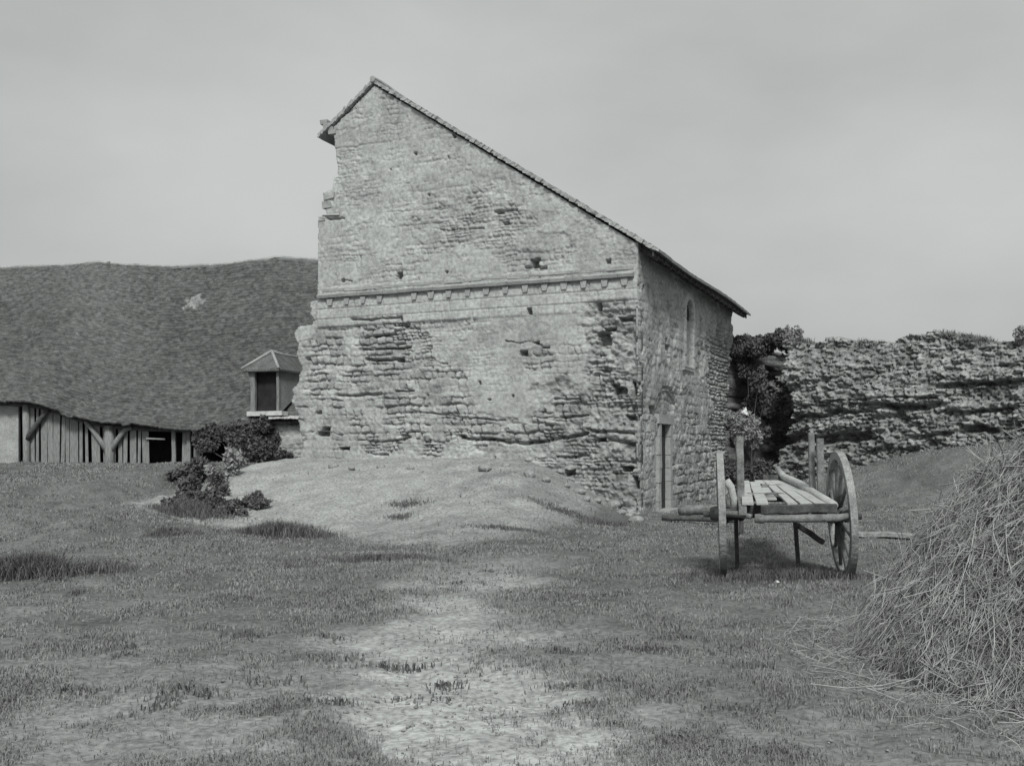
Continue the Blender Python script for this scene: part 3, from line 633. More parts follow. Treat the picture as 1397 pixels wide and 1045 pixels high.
# ------------------------------------------------------------------ vegetation
def leafmesh(clumps, n, size, seed, flat=.0, dome=True):
    r = np.random.default_rng(seed); V = []; sub = []
    for c in clumps:
        for k in range(7):
            dv = r.normal(size=3); dv /= np.linalg.norm(dv); q = r.uniform(.35, 1.0); f = r.uniform(.25, .62); sub.append((c[0] + dv[0] * c[3] * q, c[1] + dv[1] * c[4] * q, c[2] + dv[2] * c[5] * q, c[3] * f, c[4] * f, c[5] * f * r.uniform(.8, 1.5)))
    clumps = sub
    w = np.array([c[3] * c[4] * c[5] for c in clumps]) ** .67; w = w / w.sum()
    which = r.choice(len(clumps), n, p=w); C = np.array(clumps)[which]
    d = r.normal(size=(n, 3)); d /= np.linalg.norm(d, axis=1)[:, None]; rad = r.uniform(.1, 1.25, n) ** .6
    bump = .75 + .5 * fbm(d[:, 0] * 2.5 + C[:, 0], d[:, 2] * 2.5 + d[:, 1] * 2, seed)
    P = C[:, :3] + d * C[:, 3:6] * (rad * bump)[:, None]
    a = r.normal(size=(n, 3)); a /= np.linalg.norm(a, axis=1)[:, None]; b = np.cross(a, r.normal(size=(n, 3))); b /= np.linalg.norm(b, axis=1)[:, None]
    s = size * r.uniform(.6, 1.4, n)[:, None]
    A = P - a * s; B = P + b * s * .45; Cc = P + a * s; D = P - b * s * .45
    V = np.stack([A, B, Cc, D], 1).reshape(-1, 3); Q = np.arange(n * 4).reshape(n, 4); return V, Q
def shrub(name, base, clumps, n, size, m, label, cat='shrub', group=None, seed=1, stems=6):
    o = empty(name, base, label, cat, group)
    V, Q = leafmesh(clumps, n, size, seed); link('foliage', npmesh('foliage', V, Q), m, o)
    mb = MB(); b = Vector(base); rr = random.Random(seed)
    for k in range(stems):
        c = clumps[k % len(clumps)]; e = Vector(c[:3]) + Vector((rr.uniform(-.5, .5) * c[3], rr.uniform(-.5, .5) * c[4], rr.uniform(-.2, .6) * c[5]))
        mid = b.lerp(e, .5) + Vector((rr.uniform(-.06, .06), rr.uniform(-.06, .06), 0)); mb.tube([b, mid, e], [.022, .016, .006], 5, .1)
    mb.build('stems', M['darkwood'], o); return o
def G(x, y): return float(gz(x, y))
def _u(): pass
def gp(px, py):
    """ground point seen at a photo pixel"""
    for Y in np.arange(4, 45, .04):
        X = (px - CX) / F * Y; z = G(X, Y)
        if HY + (EYE - z) * F / Y <= py: return Vector((X, Y, z))
    return Vector((X, Y, z))
def blades(P, hgt, wid, seed, lean=.5, segs=1):
    """thin bent grass blades at points P (n,3)"""
    r = np.random.default_rng(seed); n = len(P); a = r.uniform(0, 2 * np.pi, n); h = hgt * r.uniform(.5, 1.3, n); w = wid * r.uniform(.6, 1.3, n)
    ln = lean * r.uniform(.1, 1.2, n); b = r.uniform(0, 2 * np.pi, n)
    sx = np.cos(a) * w / 2; sy = np.sin(a) * w / 2; dx = np.cos(b) * ln * h; dy = np.sin(b) * ln * h; z0 = np.zeros(n)
    v0 = P + np.stack([-sx, -sy, z0 - .01], 1); v1 = P + np.stack([sx, sy, z0 - .01], 1)
    v2 = P + np.stack([sx * .7 + dx * .35, sy * .7 + dy * .35, h * .6], 1); v3 = P + np.stack([-sx * .7 + dx * .35, -sy * .7 + dy * .35, h * .6], 1); v4 = P + np.stack([dx, dy, h * (1 - ln * .35)], 1)
    V = np.stack([v0, v1, v2, v3, v4], 1).reshape(-1, 3); i = np.arange(n)[:, None] * 5
    return V, i + np.array([[0, 1, 2, 3]]), i + np.array([[3, 2, 4]])
def grass_field():
    n = 620000; Y = 4.0 * (32 / 4.0) ** rng.uniform(0, 1, n); X = rng.uniform(-.62, .62, n) * Y + rng.uniform(-.5, .5, n)
    tone, bare, tr = gtone(X, Y)
    clump = fbm(X * 2.2, Y * 2.2, 801, 4); k = fbm(X * .5, Y * .5, 805)
    pr = np.clip((clump - .36) * 4 + (k - .5) * 3, .06, 1) * (1 - .93 * tr) * (1 - .985 * bare)
    rx = X - CO[0]; ry = Y - CO[1]; t = rx * DL[0] + ry * DL[1]; d = -(rx * DS[0] + ry * DS[1])
    right = bare * sst(3.4, 1.6, t); pr = np.maximum(pr, right * .12 * np.clip((clump - .4) * 5, 0, 1))
    inside = (t > -.1) & (t < 9.6) & (d < .1)
    keep = (rng.uniform(0, 1, n) < pr) & ~inside & (Y < 30.3)
    X = X[keep]; Y = Y[keep]; Z = gz(X, Y); P = np.stack([X, Y, Z], 1)
    hg = (.018 + .03 * clump[keep]) * (.8 + .03 * Y); V, Q, Tt = blades(P, hg, .0028 + .0008 * Y, 5, .9)
    link('grass', npmesh('grass', V, Q, Tt), M['grass']); tag(bpy.data.objects['grass'], 'short dry turf covering the courtyard', 'grass', None, 'stuff')
grass_field()
def tuft(name, px, py, w, dep, n, hgt, m, label, seed, group=None, lean=.7, wid=.012):
    c = gp(px, py); r = np.random.default_rng(seed); rr = r.normal(size=(n, 2)) * np.array([w, dep]) * .38
    X = c.x + rr[:, 0]; Y = c.y + rr[:, 1]; P = np.stack([X, Y, gz(X, Y)], 1); V, Q, Tt = blades(P, hgt * np.exp(-(rr[:, 0] / w) ** 2 * 2), wid, seed, lean)
    V = V - np.array(c); o = link(name, npmesh(name, V, Q, Tt), m); o.location = c; tag(o, label, 'grass tuft', group); return o
tuft('grass_tuft', 40, 786, 1.0, .5, 2600, .34, M['darkgrass'], 'large coarse grass clump bending over at the left edge of the yard', 11, lean=1.0)
tuft('weed_strip', 262, 702, 1.2, .7, 2200, .24, M['darkgrass'], 'tangle of long weeds round the foot of the gully shrub', 71)
tuft('grass_tuft', 388, 730, 1.3, .5, 2600, .26, M['darkgrass'], 'long dark weed strip along the left foot of the mound', 12)
tuft('grass_tuft', 236, 728, .9, .3, 900, .12, M['darkgrass'], 'small dark weed patch in the yard below the shrubs', 13)
tuft('grass_tuft', 130, 780, .8, .4, 900, .15, M['darkgrass'], 'low grass clump just right of the large coarse clump', 14)
tuft('grass_tuft', 520, 764, 1.6, .3, 1500, .10, M['darkgrass'], 'flat dark grass streak before the middle of the mound', 15)
0 and tuft('grass_tuft', 885, 782, .4, .2, 350, .12, M['darkgrass'], 'tiny dark tuft alone in the turf before the doorway corner', 16)
0 and tuft('grass_tuft', 1230, 900, .9, .4, 700, .16, M['grass'], 'pale grass clump at the foot of the hay heap', 17)

tuft('grass_tuft', 890, 660, .5, .5, 500, .3, M['darkgrass'], 'weeds growing at the corner of the chapel', 19) if False else None
tuft('grass_tuft', 1080, 786, 2.0, .45, 2600, .13, M['darkgrass'], 'dark grass strip painting the cart shadow between its wheels', 20)  # dark blades stand in for the soft shadow under the cart

def gc(px, py, rx, rz, up=.2):
    p = gp(px, py); return (p.x, p.y, p.z + up, rx, rx * .8, rz)
WV = []; WQ = []; WT = []; nW = 0
for i_, (px, py, w_, d_, n_, h_, lab) in enumerate(((556, 690, .5, .25, 420, .09, 'upper of two small weed patches on the pale face of the mound'), (543, 707, .35, .2, 300, .09, 'lower of two small weed patches on the pale face of the mound'), (772, 700, .9, .3, 900, .09, 'weeds streaking the darker right flank of the mound'), (828, 716, .7, .3, 700, .10, 'weeds at the right foot of the mound near the chapel corner'), (690, 722, .9, .2, 600, .08, ''), *[(random.uniform(20, 1120), 770 + 200 * random.random() ** 1.3, random.uniform(.1, .4), random.uniform(.06, .2), random.randint(30, 130), random.uniform(.025, .06), '') for _ in range(45)])):
    c = gp(px, py); r_ = np.random.default_rng(60 + i_); rr = r_.normal(size=(n_, 2)) * np.array([w_, d_]) * .45
    X_ = c.x + rr[:, 0]; Y_ = c.y + rr[:, 1]; v_, q_, t_ = blades(np.stack([X_, Y_, gz(X_, Y_)], 1), h_, .012, 60 + i_, .8); WV.append(v_); WQ.append(q_ + nW); WT.append(t_ + nW); nW += len(v_)
link('weeds', npmesh('weeds', np.concatenate(WV), np.concatenate(WQ), np.concatenate(WT)), M['darkgrass']); tag(bpy.data.objects['weeds'], 'sparse weeds scattered over the mound and yard', 'weeds', None, 'stuff')
def cl(px, py, Y, rx, rz, ry=None):
    p = at(px, py, Y); return (p.x, p.y, p.z, rx, ry or rx * .8, rz)
shrub('ditch_shrub', gp(262, 690), [gc(258, 682, .32, .26), gc(285, 688, .34, .24, .1), gc(248, 662, .34, .24), gc(272, 700, .42, .13, .05), gc(300, 674, .25, .22), gc(268, 655, .42, .35), gc(240, 690, .3, .12, .05)], 5500, .06, M['leaf'], 'dark leafy shrub in the gully between board wall and mound', seed=31)
shrub('ditch_shrub', gp(335, 705), [gc(335, 694, .36, .13, .07), gc(316, 702, .28, .1, .05), gc(350, 684, .28, .15, .07)], 2600, .06, M['leaf'], 'low dark shrub on the left flank of the mound', seed=32)
shrub('pale_shrub', gp(312, 650) , [gc(312, 650, .3, .36, .35), gc(298, 664, .28, .28, .2), gc(326, 640, .28, .3, .3)], 2600, .06, M['paleleaf'], 'pale feathery shrub in front of the dark ivy', seed=33)
shrub('ivy', Vector((bx(330), YB - .5, 1.0)), [cl(290, 596, YB - .35, .5, .35, .2), cl(315, 590, YB - .3, .5, .3, .2), cl(345, 592, YB - .45, .6, .5, .25), cl(362, 600, YB - .5, .45, .6, .25), cl(350, 615, YB - .5, .6, .4, .3), cl(275, 605, YB - .3, .3, .4, .2), cl(385, 618, YB - .5, .4, .12, .2), cl(356, 575, YB - .5, .3, .2, .2)], 15000, .06, M['leaf'], 'dark ivy climbing the barn wall below the dormer', 'ivy', seed=34, stems=8)
# hedge and small tree on the ruin
def onruin(px, py, out, rx, rz): p = rp(px, py, out); return (p.x, p.y, p.z, rx, rx * .7, rz)
b = rp(1025, 478, -.9); shrub('wall_top_bush', b, [onruin(1008, 466, -.8, .5, .3), onruin(1025, 468, -.8, .5, .32), onruin(1045, 462, -.8, .5, .36), onruin(1000, 470, -.6, .4, .35), onruin(1020, 478, -.3, .5, .25)], 11000, .06, M['leaf'], 'dark flat bush on the ruined wall top beside the chapel', seed=35)
b = rp(1060, 470, -.9); shrub('wall_top_shrub', b, [onruin(1060, 452, -.8, .22, .36), onruin(1064, 458, -.8, .3, .3)], 2000, .05, M['paleleaf'], 'small upright grey shrub on the ruined wall top', seed=36)
b = rp(1392, 462, -.6); shrub('wall_top_shrub', b, [onruin(1388, 455, -.6, .3, .3)], 1500, .05, M['paleleaf'], 'sparse shrub on the far right end of the wall top', seed=37)
b = rp(1030, 640, .3); shrub('gully_ivy', b, [onruin(1036, 520, .1, .28, .5), onruin(1042, 600, .2, .32, .4), onruin(1046, 640, .3, .4, .35), onruin(1010, 640, .3, .5, .45), onruin(1012, 500, -.9, .5, .5), onruin(1022, 545, -.9, .55, .5), onruin(1008, 590, -.6, .5, .5)], 12000, .06, M['leaf'], 'dark ivy round the hollow in the ruined wall, partly added to darken it', 'ivy', seed=38)  # inner clumps added to darken the back of the hollow
# weeds spread over the ruin's ledges and crest
def ledge_weeds():
    r = np.random.default_rng(77); n = 9000; L = np.linalg.norm(RB - RA)
    s = r.uniform(1.5, L, n); P = []
    z = 4.75 - .02 * s + 0 * s
    tp = np.array([RZ(*p) for p in ((1000, 474), (1068, 462), (1140, 458), (1185, 468), (1262, 449), (1345, 462), (1440, 468))]); z = np.interp(s, tp[:, 0], tp[:, 1]) - r.uniform(0, .3, n) ** 1.3
    out = -.55 - r.uniform(-.2, 1.0, n); k = fbm(s * 1.6, s * 0, 88) > .47
    P = np.stack([RA[0] + RD[0] * s + RN[0] * out, RA[1] + RD[1] * s + RN[1] * out, z], 1)[k]
    V, Q, Tt = blades(P, .16, .02, 78, .9); o = link('wall_grass', npmesh('wall_grass', V, Q, Tt), M['darkgrass']); tag(o, 'grass sprouting along the crest of the ruined wall', 'grass', None, 'stuff')
ledge_weeds()
# round leafy shrub behind the cart
c = at(1013, 583, 17.5)
rs = shrub('round_shrub', Vector((c.x - .0, 17.5, G(c.x, 17.5))), [(c.x, c.y, c.z, .30, .28, .34), (c.x - .12, c.y, c.z + .1, .2, .2, .2), (c.x + .16, c.y, c.z - .08, .22, .2, .24), (c.x + .02, c.y, c.z + .22, .15, .15, .12)], 3600, .035, M['paleleaf'], 'round leafy standard bush behind the left cart stake', seed=40, stems=1)
m = MB(); m.tube([(c.x - .03, 17.5, G(c.x, 17.5) - .05), (c.x - .02, 17.5, 1.0), (c.x, 17.5, c.z - .1), (c.x, 17.5, c.z + .15)], [.045, .04, .035, .02], 7, .1); m.build('trunk', M['darkwood'], rs)
p = at(1016, 562, 17.45); m = MB(); m.tube([p + Vector((-.01, 0, -.05)), p + Vector((.0, 0, -.02)), p + Vector((.015, 0, .03)), p + Vector((.02, 0, .085))], [.075, .065, .03, .008], 7, .25)
tag(m.build('white_scrap', M['white']), 'small peaked white scrap caught on top of the round bush', 'scrap')

def clods():
    r = np.random.default_rng(404); n = 26000; Y = 4.3 * (24 / 4.3) ** r.uniform(0, 1, n); X = r.uniform(-.6, .6, n) * Y
    tone, bare, tr = gtone(X, Y); k = r.uniform(0, 1, n) < .04 + .45 * tr + .22 * bare
    rx = X - CO[0]; ry = Y - CO[1]; k &= ~((rx * DL[0] + ry * DL[1] > -.1) & (-(rx * DS[0] + ry * DS[1]) < .25))
    X, Y = X[k], Y[k]; n = len(X); sz = r.uniform(.2, 1, n) ** 3 * .013 + .003 + .0004 * Y; P = np.stack([X, Y, gz(X, Y) + sz * .15], 1)
    B = np.array([(1, 0, 0), (0, 1, 0), (-1, 0, 0), (0, -1, 0), (0, 0, .75), (0, 0, -.5)]); V = P[:, None, :] + B[None] * sz[:, None, None] * r.uniform(.6, 1.3, (n, 6, 1)) + r.normal(0, .25, (n, 6, 3)) * sz[:, None, None]
    F_ = np.array([(0, 1, 4), (1, 2, 4), (2, 3, 4), (3, 0, 4), (1, 0, 5), (2, 1, 5), (3, 2, 5), (0, 3, 5)]); T_ = (np.arange(n)[:, None, None] * 6 + F_[None]).reshape(-1, 3)
    link('gravel', npmesh('gravel', V.reshape(-1, 3), None, T_), M['rubble']); tag(bpy.data.objects['gravel'], 'small stones and clods lying on the bare track and mound', 'gravel', None, 'stuff')
clods()
# ------------------------------------------------------------------ hay heap
def hay():
    C = np.array((5.42, 7.1)); Hh = 2.28; Rr = 2.85
    def hz(X, Y):
        d = np.hypot(X - C[0], (Y - C[1]) * 1.05) / Rr; th = np.arctan2(Y - C[1], X - C[0])
        d = d * (1 + .10 * (fbm(np.cos(th) * 2 + 5, np.sin(th) * 2 + 5, 901) - .5) * 2)
        f = np.clip(1 - d, 0, 1); return Hh * (1 - (1 - f) ** 2) + ((fbm(X * 1.8, Y * 1.8, 903) - .5) * .35 + (fbm(X * 4.5, Y * 4.5, 904) - .5) * .3) * sst(0, .25, f)
    r = np.random.default_rng(21)
    th = np.linspace(0, 2 * np.pi, 260); rad = np.linspace(0, 1, 110); TH, RD_ = np.meshgrid(th[:-1], rad)
    X = C[0] + np.cos(TH) * RD_ * Rr; Y = C[1] + np.sin(TH) * RD_ * Rr; Z = hz(X, Y) + (fbm(X * 9, Y * 9, 905, 3) - .5) * .09 * sst(1, .8, RD_) - .03 + gz(X, Y)
    ny, nx = X.shape; idx = np.arange(ny * nx).reshape(ny, nx); nxt = np.roll(idx, -1, axis=1)
    Z = Z - np.where(RD_ > .995, .6, 0.); Q = np.stack([idx[:-1], idx[1:], nxt[1:], nxt[:-1]], -1).reshape(-1, 4); Vc = np.stack([X, Y, Z], -1).reshape(-1, 3) 
    root = empty('hay_heap', (C[0], C[1], 0), 'big loose heap of dry hay and stalks at the right edge', 'hay')
    link('packed_hay', npmesh('packed_hay', Vc, Q), M['haycore'], root, True)
    # stalks: thin three sided straws lying over the heap
    def straws(n, Lm, wd, seed, lift, name, m, dirb=None, spread=1., bend=.25):
        r = np.random.default_rng(seed); a = r.uniform(0, 2 * np.pi, n); q = np.sqrt(r.uniform(0, .99 if Lm < .4 else .85, n)) * Rr; q = np.where(r.uniform(0, 1, n) < (.07 if Lm < .45 else 0), Rr * (.97 + .22 * r.uniform(0, 1, n) ** 2), q)
        X = C[0] + np.cos(a) * q; Y = C[1] + np.sin(a) * q; k = (X < 6.0) & (Y < 9.3); X = X[k]; Y = Y[k]; n = len(X)
        L = Lm * r.uniform(.4, 1.5, n); an = r.uniform(0, 2 * np.pi, n) if dirb is None else r.normal(dirb, spread, n)
        dx = np.cos(an); dy = np.sin(an); eps = .12
        z0 = hz(X, Y) + gz(X, Y); za = hz(X + dx * eps, Y + dy * eps) + gz(X + dx * eps, Y + dy * eps)
        sl = np.clip((za - z0) / eps, -1.6, 1.6) + r.normal(0, .35, n)
        D = np.stack([dx, dy, sl], 1); D /= np.linalg.norm(D, axis=1)[:, None]
        P0 = np.stack([X, Y, z0 + r.uniform(-.02, lift, n)], 1); sag = r.uniform(-.12, .06, n) * L
        w = wd * r.uniform(.6, 1.4, n)
        side = np.cross(D, r.normal(size=(n, 3))); side /= np.linalg.norm(side, axis=1)[:, None]; s2 = np.cross(D, side)
        V = []
        bn = r.normal(0, bend, n) * L; kk = r.normal(0, bend * .5, n) * L
        for t in (-.5, -.15, .2, .5):
            c = P0 + D * (L * t)[:, None] + side * (bn * t * t * 2)[:, None] + s2 * (kk * (t + .5) ** 2)[:, None] + np.stack([0 * sag, 0 * sag, sag * (abs(t) * 2) ** 2], 1)
            for b in range(3):
                an2 = b * 2.094; V.append(c + (side * math.cos(an2) + s2 * math.sin(an2)) * w[:, None] * (1 if t < .4 else .6))
        V = np.stack(V, 1).reshape(-1, 3); i = np.arange(n)[:, None] * 12; Q = []
        for kx in (0, 3, 6):
            for b in range(3): Q.append(i + np.array([[kx + b, kx + (b + 1) % 3, kx + 3 + (b + 1) % 3, kx + 3 + b]]))
        link(name, npmesh(name, V, np.concatenate(Q)), m, root)
    straws(62000, .20, .0022, 22, .06, 'loose_hay', M['hay'], None, 1., .3)
    straws(9500, .42, .0036, 23, .10, 'long_stalks', M['hay'], .5, .9)
    straws(170, .8, .0052, 24, .12, 'pale_stems', M['palewood'], .6, .9, .1)
    o = bpy.data.objects['loose_hay']
    for nm in ('loose_hay', 'long_stalks', 'pale_stems'): bpy.data.objects[nm]['kind'] = 'stuff'
hay()

# ------------------------------------------------------------------ cart
def cart():
    A = math.radians(11.2); c0 = at(1066, 784, 12.15); c0.z = 0
    a = Vector((math.sin(A), math.cos(A), 0)); r = Vector((math.cos(A), -math.sin(A), 0)); up = Vector((0, 0, 1))
    g0 = G(c0.x, c0.y); base = Vector((c0.x, c0.y, g0))
    root = empty('hay_cart', base, 'old two wheeled wooden cart with a board bed and upright stakes', 'cart')
    P = lambda x, y, z: base + r * x + a * y + up * z
    R = .785
    def wheel(x, tilt, yaw):
        hub = P(x, 0, R - .03); y_ = math.radians(yaw); a2 = Vector((math.sin(A + y_), math.cos(A + y_), 0)); r2 = Vector((a2.y, -a2.x, 0)); ax = (r2 + up * tilt).normalized(); u = up - ax * up.dot(ax); u.normalize(); v = a2
        out = 1 if x > 0 else -1
        def ring(ro, ri, w0, w1, n=60, segs=None):
            m = MB(); V = []; Fc = []
            for i in range(n):
                t = 2 * math.pi * i / n; d = u * math.cos(t) + v * math.sin(t); k = random.uniform(-.002, .002)
                V += [hub + d * (ro + k) + ax * w0, hub + d * (ro + k) + ax * w1, hub + d * (ri + k) + ax * w1, hub + d * (ri + k) + ax * w0]
            for i in range(n):
                j = (i + 1) % n
                for q in range(4): Fc.append((i * 4 + q, i * 4 + (q + 1) % 4, j * 4 + (q + 1) % 4, j * 4 + q))
            return m.add(V, Fc)
        rim = ring(R - .012, R - .10, -.042, .042).build('wheel', M['wheelwood'], root)
        ring(R, R - .012, -.040, .040).build('iron_tyre', M['wheelwood'], rim)
        m = MB(); pr = [(-.17, .07), (-.15, .085), (-.06, .10), (-.05, .125), (.05, .125), (.06, .10), (.17, .08), (.2, .06)]
        m.tube([hub - ax * out * .03 + ax * y for y, q in pr], [q for y, q in pr], 14); m.build('hub', M['darkwood'], rim, True)
        for i in range(12):
            t = 2 * math.pi * (i + .3) / 12; d = u * math.cos(t) + v * math.sin(t)
            m = MB(); m.tube([hub + d * .10 - ax * out * .04, hub + d * .4 - ax * out * .02, hub + d * (R - .1)], [.030, .024, .022], 7); m.build('spoke', M['cartwood'], rim, True)
    wheel(.715, .06, -3); wheel(-.73, .03, 0)
    m = MB(); m.tube([P(-.95, 0, .74), P(-.7, 0, .75), P(.7, 0, .75), P(.95, 0, .74)], [.035, .05, .05, .04], 10, .04); m.beam(P(-.55, 0, .79), P(.6, 0, .79), .13, .12, .01); m.build('axle', M['darkwood'], root)
    # tilted long frame rails and the bed of loose boards
    z0, z1 = .86, .985; y0, y1 = -.75, 3.7
    for x0, x1, nm in ((-.5, -.36, 'side_rail'), (.5, .28, 'side_rail')):
        m = MB(); m.beam(P(x0, y0 - .05, z0 - .02), P(x1, y1 + .25, z1 - .02), .09, .10, .012, 7); m.build(nm, M['cartwood'], root)
    m = MB(); m.tube([P(.54, y0 + .1, z0 + .05), P(.50, .6, z0 + .10), P(.40, 2.0, z0 + .2), P(.30, 3.6, 1.12), P(.26, 4.3, 1.22)], [.055, .055, .06, .055, .05], 9, .08); m.build('side_pole', M['palewood'], root, True)
    for k in range(6):
        xa = -.43 + k * .165; xb = -.31 + k * .115; s = random.uniform(-.05, .10); e = random.uniform(-.25, .1)
        if k == 2: s += 1.1
        if k == 1: e -= .9
        m = MB(); m.beam(P(xa, y0 + s, z0 + .055 + random.uniform(0, .012)), P(xb, y1 + e, z1 + .055 + random.uniform(0, .012)), .135 if k != 3 else .11, .028, .006, 6); m.build('bed_board', M['palewood'], root)
    for x0, yy, w in ((-.15, .6, .45), (.05, 2.3, .35)):
        m = MB(); m.beam(P(x0 - w / 2, yy, z0 + .1 + yy * .028), P(x0 + w / 2, yy + .1, z0 + .1 + yy * .028), .12, .03, .01); m.build('loose_board', M['cartwood'], root)
    for yy in (.5, 1.8, 3.1, 3.9):
        m = MB(); z = z0 + (yy + .75) * .028 - .08; w = .55 - .05 * yy; m.beam(P(-w, yy, z), P(w - .05, yy, z), .08, .07, .01); m.build('cross_bar', M['darkwood'], root)
    m = MB(); m.beam(P(.0, 3.85, z1 + .1), P(.28, 3.8, z1 + .1), .07, .10, .01); m.build('tail_block', M['darkwood'], root)
    # near end: bolster and windlass roller
    m = MB(); m.beam(P(-.29, y0 - .02, .86), P(.56, y0, .88), .13, .105, .008, 5); m.build('bolster', M['darkwood'], root)
    m = MB(); m.tube([P(-.36, y0 - .05, .755), P(-.27, y0 - .05, .755), P(-.25, y0 - .05, .755), P(.1, y0 - .05, .76), P(.30, y0 - .05, .765), P(.55, y0 - .05, .77), P(.74, y0 + .1, .79)], [.055, .06, .045, .046, .05, .045, .04], 10, .05); m.build('windlass_roller', M['cartwood'], root, True)
    for x in (-.02, .26): 
        m = MB(); m.tube([P(x, y0 - .05, .74), P(x, y0 - .04, .87)], .018, 6); m.build('peg', M['cartwood'], root)
    m = MB(); m.tube([P(-.80, y0 + .3, .79), P(-.55, y0 + .15, .79), P(-.40, y0, .775)], [.035, .04, .03], 8, .1); m.build('draw_bar', M['cartwood'], root, True)
    # stakes
    for (px, py0, py1, yy, w) in ((1009, 595, 698, .35, .092), (1107, 590, 690, 1.0, .075), (1118, 598, 694, .75, .085)):
        d = 12.15 + yy; b = at(px + 2, py1, d); t = at(px, py0, d); b.z = .80
        m = MB(); m.beam(b, t, w, w * .7, .007, 6); m.build('stake', M['cartwood'], root)
    m = MB(); q0 = at(1001, 700, 12.3); m.tube([q0, at(1001, 680, 12.3), at(997, 664, 12.3), at(991, 655, 12.3)], [.04, .045, .05, .045], 8, .08); m.build('hooked_bracket', M['palewood'], root, True)
    m = MB(); m.tube([at(987, 690, 12.1), at(1012, 706, 12.5)], [.05, .05], 7, .1); m.tube([at(985, 700, 12.0), at(1024, 698, 12.4)], [.05, .06], 8, .1); m.build('hub_block', M['darkwood'], root)
    # props below
    def leg(p0, p1, w): 
        m = MB(); m.beam(p0, p1, w, w, .004, 4); m.build('prop_leg', M['darkwood'], root)
    t0 = at(1004, 708, 12.4); e0 = Vector((at(1006, 772, 12.6).x, 12.6, G(4., 12.6) - .02)); leg(t0, e0, .045)
    t0 = at(1085, 712, 13.2); e0 = Vector((at(1089, 766, 13.2).x, 13.2, G(4., 13.2) - .02)); leg(t0, e0, .05)
    m = MB(); m.beam(at(1088, 716, 11.9), at(1123, 740, 12.0), .05, .06, .004); m.build('hanging_strut', M['darkwood'], root)
    m = MB(); m.box(at(1156, 726, 11.85), r * .10, a * .22, up * .14, .01); m.build('brake_shoe', M['cartwood'], root)
    m = MB(); m.beam(at(1128, 706, 11.6), at(1162, 706, 11.9), .06, .07, .006); m.tube([at(1139, 704, 11.6), at(1148, 693, 11.9)], .02, 6); m.build('brake_bar', M['cartwood'], root)
cart()

# logs on the ground and stones
def ground_log(name, p0, p1, r0, m, label, cat):
    p0 = Vector(p0); p1 = Vector(p1); mb = MB(); mb.tube([p0.lerp(p1, k / 6) + Vector((0, 0, random.uniform(-.01, .01))) for k in range(7)], [r0 * random.uniform(.85, 1.05) for _ in range(7)], 10, .06)
    tag(mb.build(name, m, None, True), label, cat)
def gpt(px, py, dz): p = gp(px, py); p.z += dz; return p
ground_log('wooden_pole', gpt(903, 711, .08), gpt(1002, 716, .10), .06, M['darkwood'], 'long dark pole lying on the ground before the chapel doorway', 'pole')
ground_log('log', gpt(928, 707, .18), gpt(992, 709, .22), .13, M['cartwood'], 'thick cut log lying behind the left cart wheel', 'log')
mb = MB(); q0 = gpt(1163, 733, .07); q1 = gpt(1243, 736, .07); mb.beam(q0, q1, .3, .08, .012, 6); tag(mb.build('squared_timber', M['wheelwood']), 'low squared timber lying on the grass right of the cart', 'timber')
def stone(px, py, sz, m, label, name='fallen_stone', group=None, seed=0):
    p = gp(px, py); bm = bmesh.new(); bmesh.ops.create_icosphere(bm, subdivisions=2, radius=1); rr = random.Random(seed + px)
    sx, sy, sz_ = sz * rr.uniform(.8, 1.3), sz * rr.uniform(.7, 1.1), sz * rr.uniform(.5, .8)
    for v in bm.verts:
        k = 1 + .25 * (float(vn(v.co.x * 1.7 + seed, v.co.y * 1.7 + v.co.z, px)) - .5) * 2; v.co = Vector((v.co.x * sx * k, v.co.y * sy * k, v.co.z * sz_ * k))
    me = bpy.data.meshes.new(name); bm.to_mesh(me); bm.free(); o = link(name, me, m); o.location = p + Vector((0, 0, sz_ * .3)); tag(o, label, 'stone', group)
stone(1060, 795, .035, M['white'], 'small white stone in the turf in front of the cart', 'white_stone')
gr = 'loose stones lying at the foot of the chapel front wall'
for k, (px, py, sz) in enumerate(((745, 656, .13), (640, 634, .09), (662, 640, .13), (690, 637, .10), (722, 650, .15), (600, 640, .08), (480, 640, .09), (455, 638, .12), (800, 682, .10), (848, 700, .11), (868, 712, .14), (772, 664, .10), (790, 672, .14), (815, 684, .12), (838, 690, .16), (858, 704, .12), (700, 644, .08), (560, 640, .1), (520, 638, .12))):
    stone(px, py, sz, M['rubble'], 'rubble stone fallen at the foot of the chapel front wall', group=gr, seed=k)

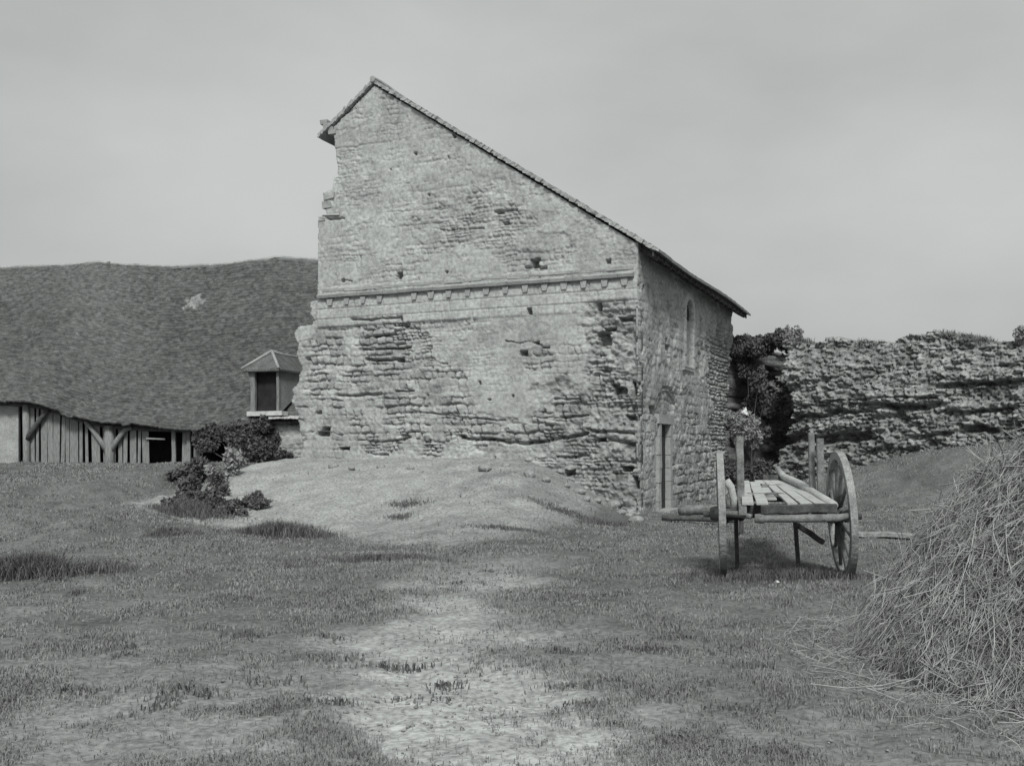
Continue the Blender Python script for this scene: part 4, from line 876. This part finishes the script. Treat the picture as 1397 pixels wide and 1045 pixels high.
# ------------------------------------------------------------------ light, sky, camera
SUN_EL, SUN_AZ = 46, 179          # degrees; azimuth clockwise from +Y
w = bpy.data.worlds.new("World"); S.world = w; w.use_nodes = True; nt = w.node_tree; N = nt.nodes; L = nt.links
bg = N['Background']; sky = N.new('ShaderNodeTexSky'); sky.sky_type = 'NISHITA'; sky.sun_disc = False
sky.sun_elevation = math.radians(SUN_EL); sky.sun_rotation = math.radians(SUN_AZ); sky.dust_density = 6; sky.air_density = 1.0
bw = N.new('ShaderNodeRGBToBW'); L.new(sky.outputs[0], bw.inputs[0])
tc = N.new('ShaderNodeTexCoord'); mp = N.new('ShaderNodeMapping'); mp.inputs['Scale'].default_value = (1.2, 1.2, 2.6); L.new(tc.outputs['Generated'], mp.inputs[0])
no = N.new('ShaderNodeTexNoise'); no.inputs['Scale'].default_value = 1.5; no.inputs['Detail'].default_value = 6; no.inputs['Roughness'].default_value = .5; L.new(mp.outputs[0], no.inputs['Vector'])
mr = N.new('ShaderNodeMapRange'); mr.inputs['From Min'].default_value = .3; mr.inputs['From Max'].default_value = .7; mr.inputs['To Min'].default_value = .82; mr.inputs['To Max'].default_value = 1.18; L.new(no.outputs['Fac'], mr.inputs['Value'])
# overcast: cloud luminance evens the clear-sky gradient out
mxs = N.new('ShaderNodeMix'); mxs.data_type = 'FLOAT'; mxs.inputs['Factor'].default_value = .75; L.new(bw.outputs[0], mxs.inputs['A']); mxs.inputs['B'].default_value = 5.2
mu = N.new('ShaderNodeMath'); mu.operation = 'MULTIPLY'; L.new(mxs.outputs['Result'], mu.inputs[0]); L.new(mr.outputs[0], mu.inputs[1])
cc = N.new('ShaderNodeCombineColor')
for k in range(3):
    q = N.new('ShaderNodeMath'); q.operation = 'MULTIPLY'; q.inputs[1].default_value = (.97, 1.0, .985)[k]; L.new(mu.outputs[0], q.inputs[0]); L.new(q.outputs[0], cc.inputs[k])
L.new(cc.outputs[0], bg.inputs['Color']); bg.inputs['Strength'].default_value = .078
sl = bpy.data.lights.new('sun', 'SUN'); sl.energy = 1.95; sl.angle = math.radians(12); sl.color = (1, 1, .985)
so = bpy.data.objects.new('sun', sl); COL.objects.link(so)
az, el = math.radians(SUN_AZ), math.radians(SUN_EL); d = Vector((math.sin(az) * math.cos(el), math.cos(az) * math.cos(el), math.sin(el)))
so.rotation_euler = d.to_track_quat('Z', 'Y').to_euler()
cam = bpy.data.cameras.new('camera'); co = bpy.data.objects.new('camera', cam); COL.objects.link(co); S.camera = co
co.location = (0, 0, EYE); co.rotation_euler = (math.radians(90), 0, 0)
cam.sensor_width = 36; cam.lens = 36 * F / 1397; cam.shift_y = (HY - 522.5) / 1397; cam.shift_x = (698.5 - CX) / 1397; cam.clip_end = 3000
S.view_settings.view_transform = 'Standard'; S.view_settings.look = 'None'; S.view_settings.exposure = .5; S.view_settings.gamma = 1
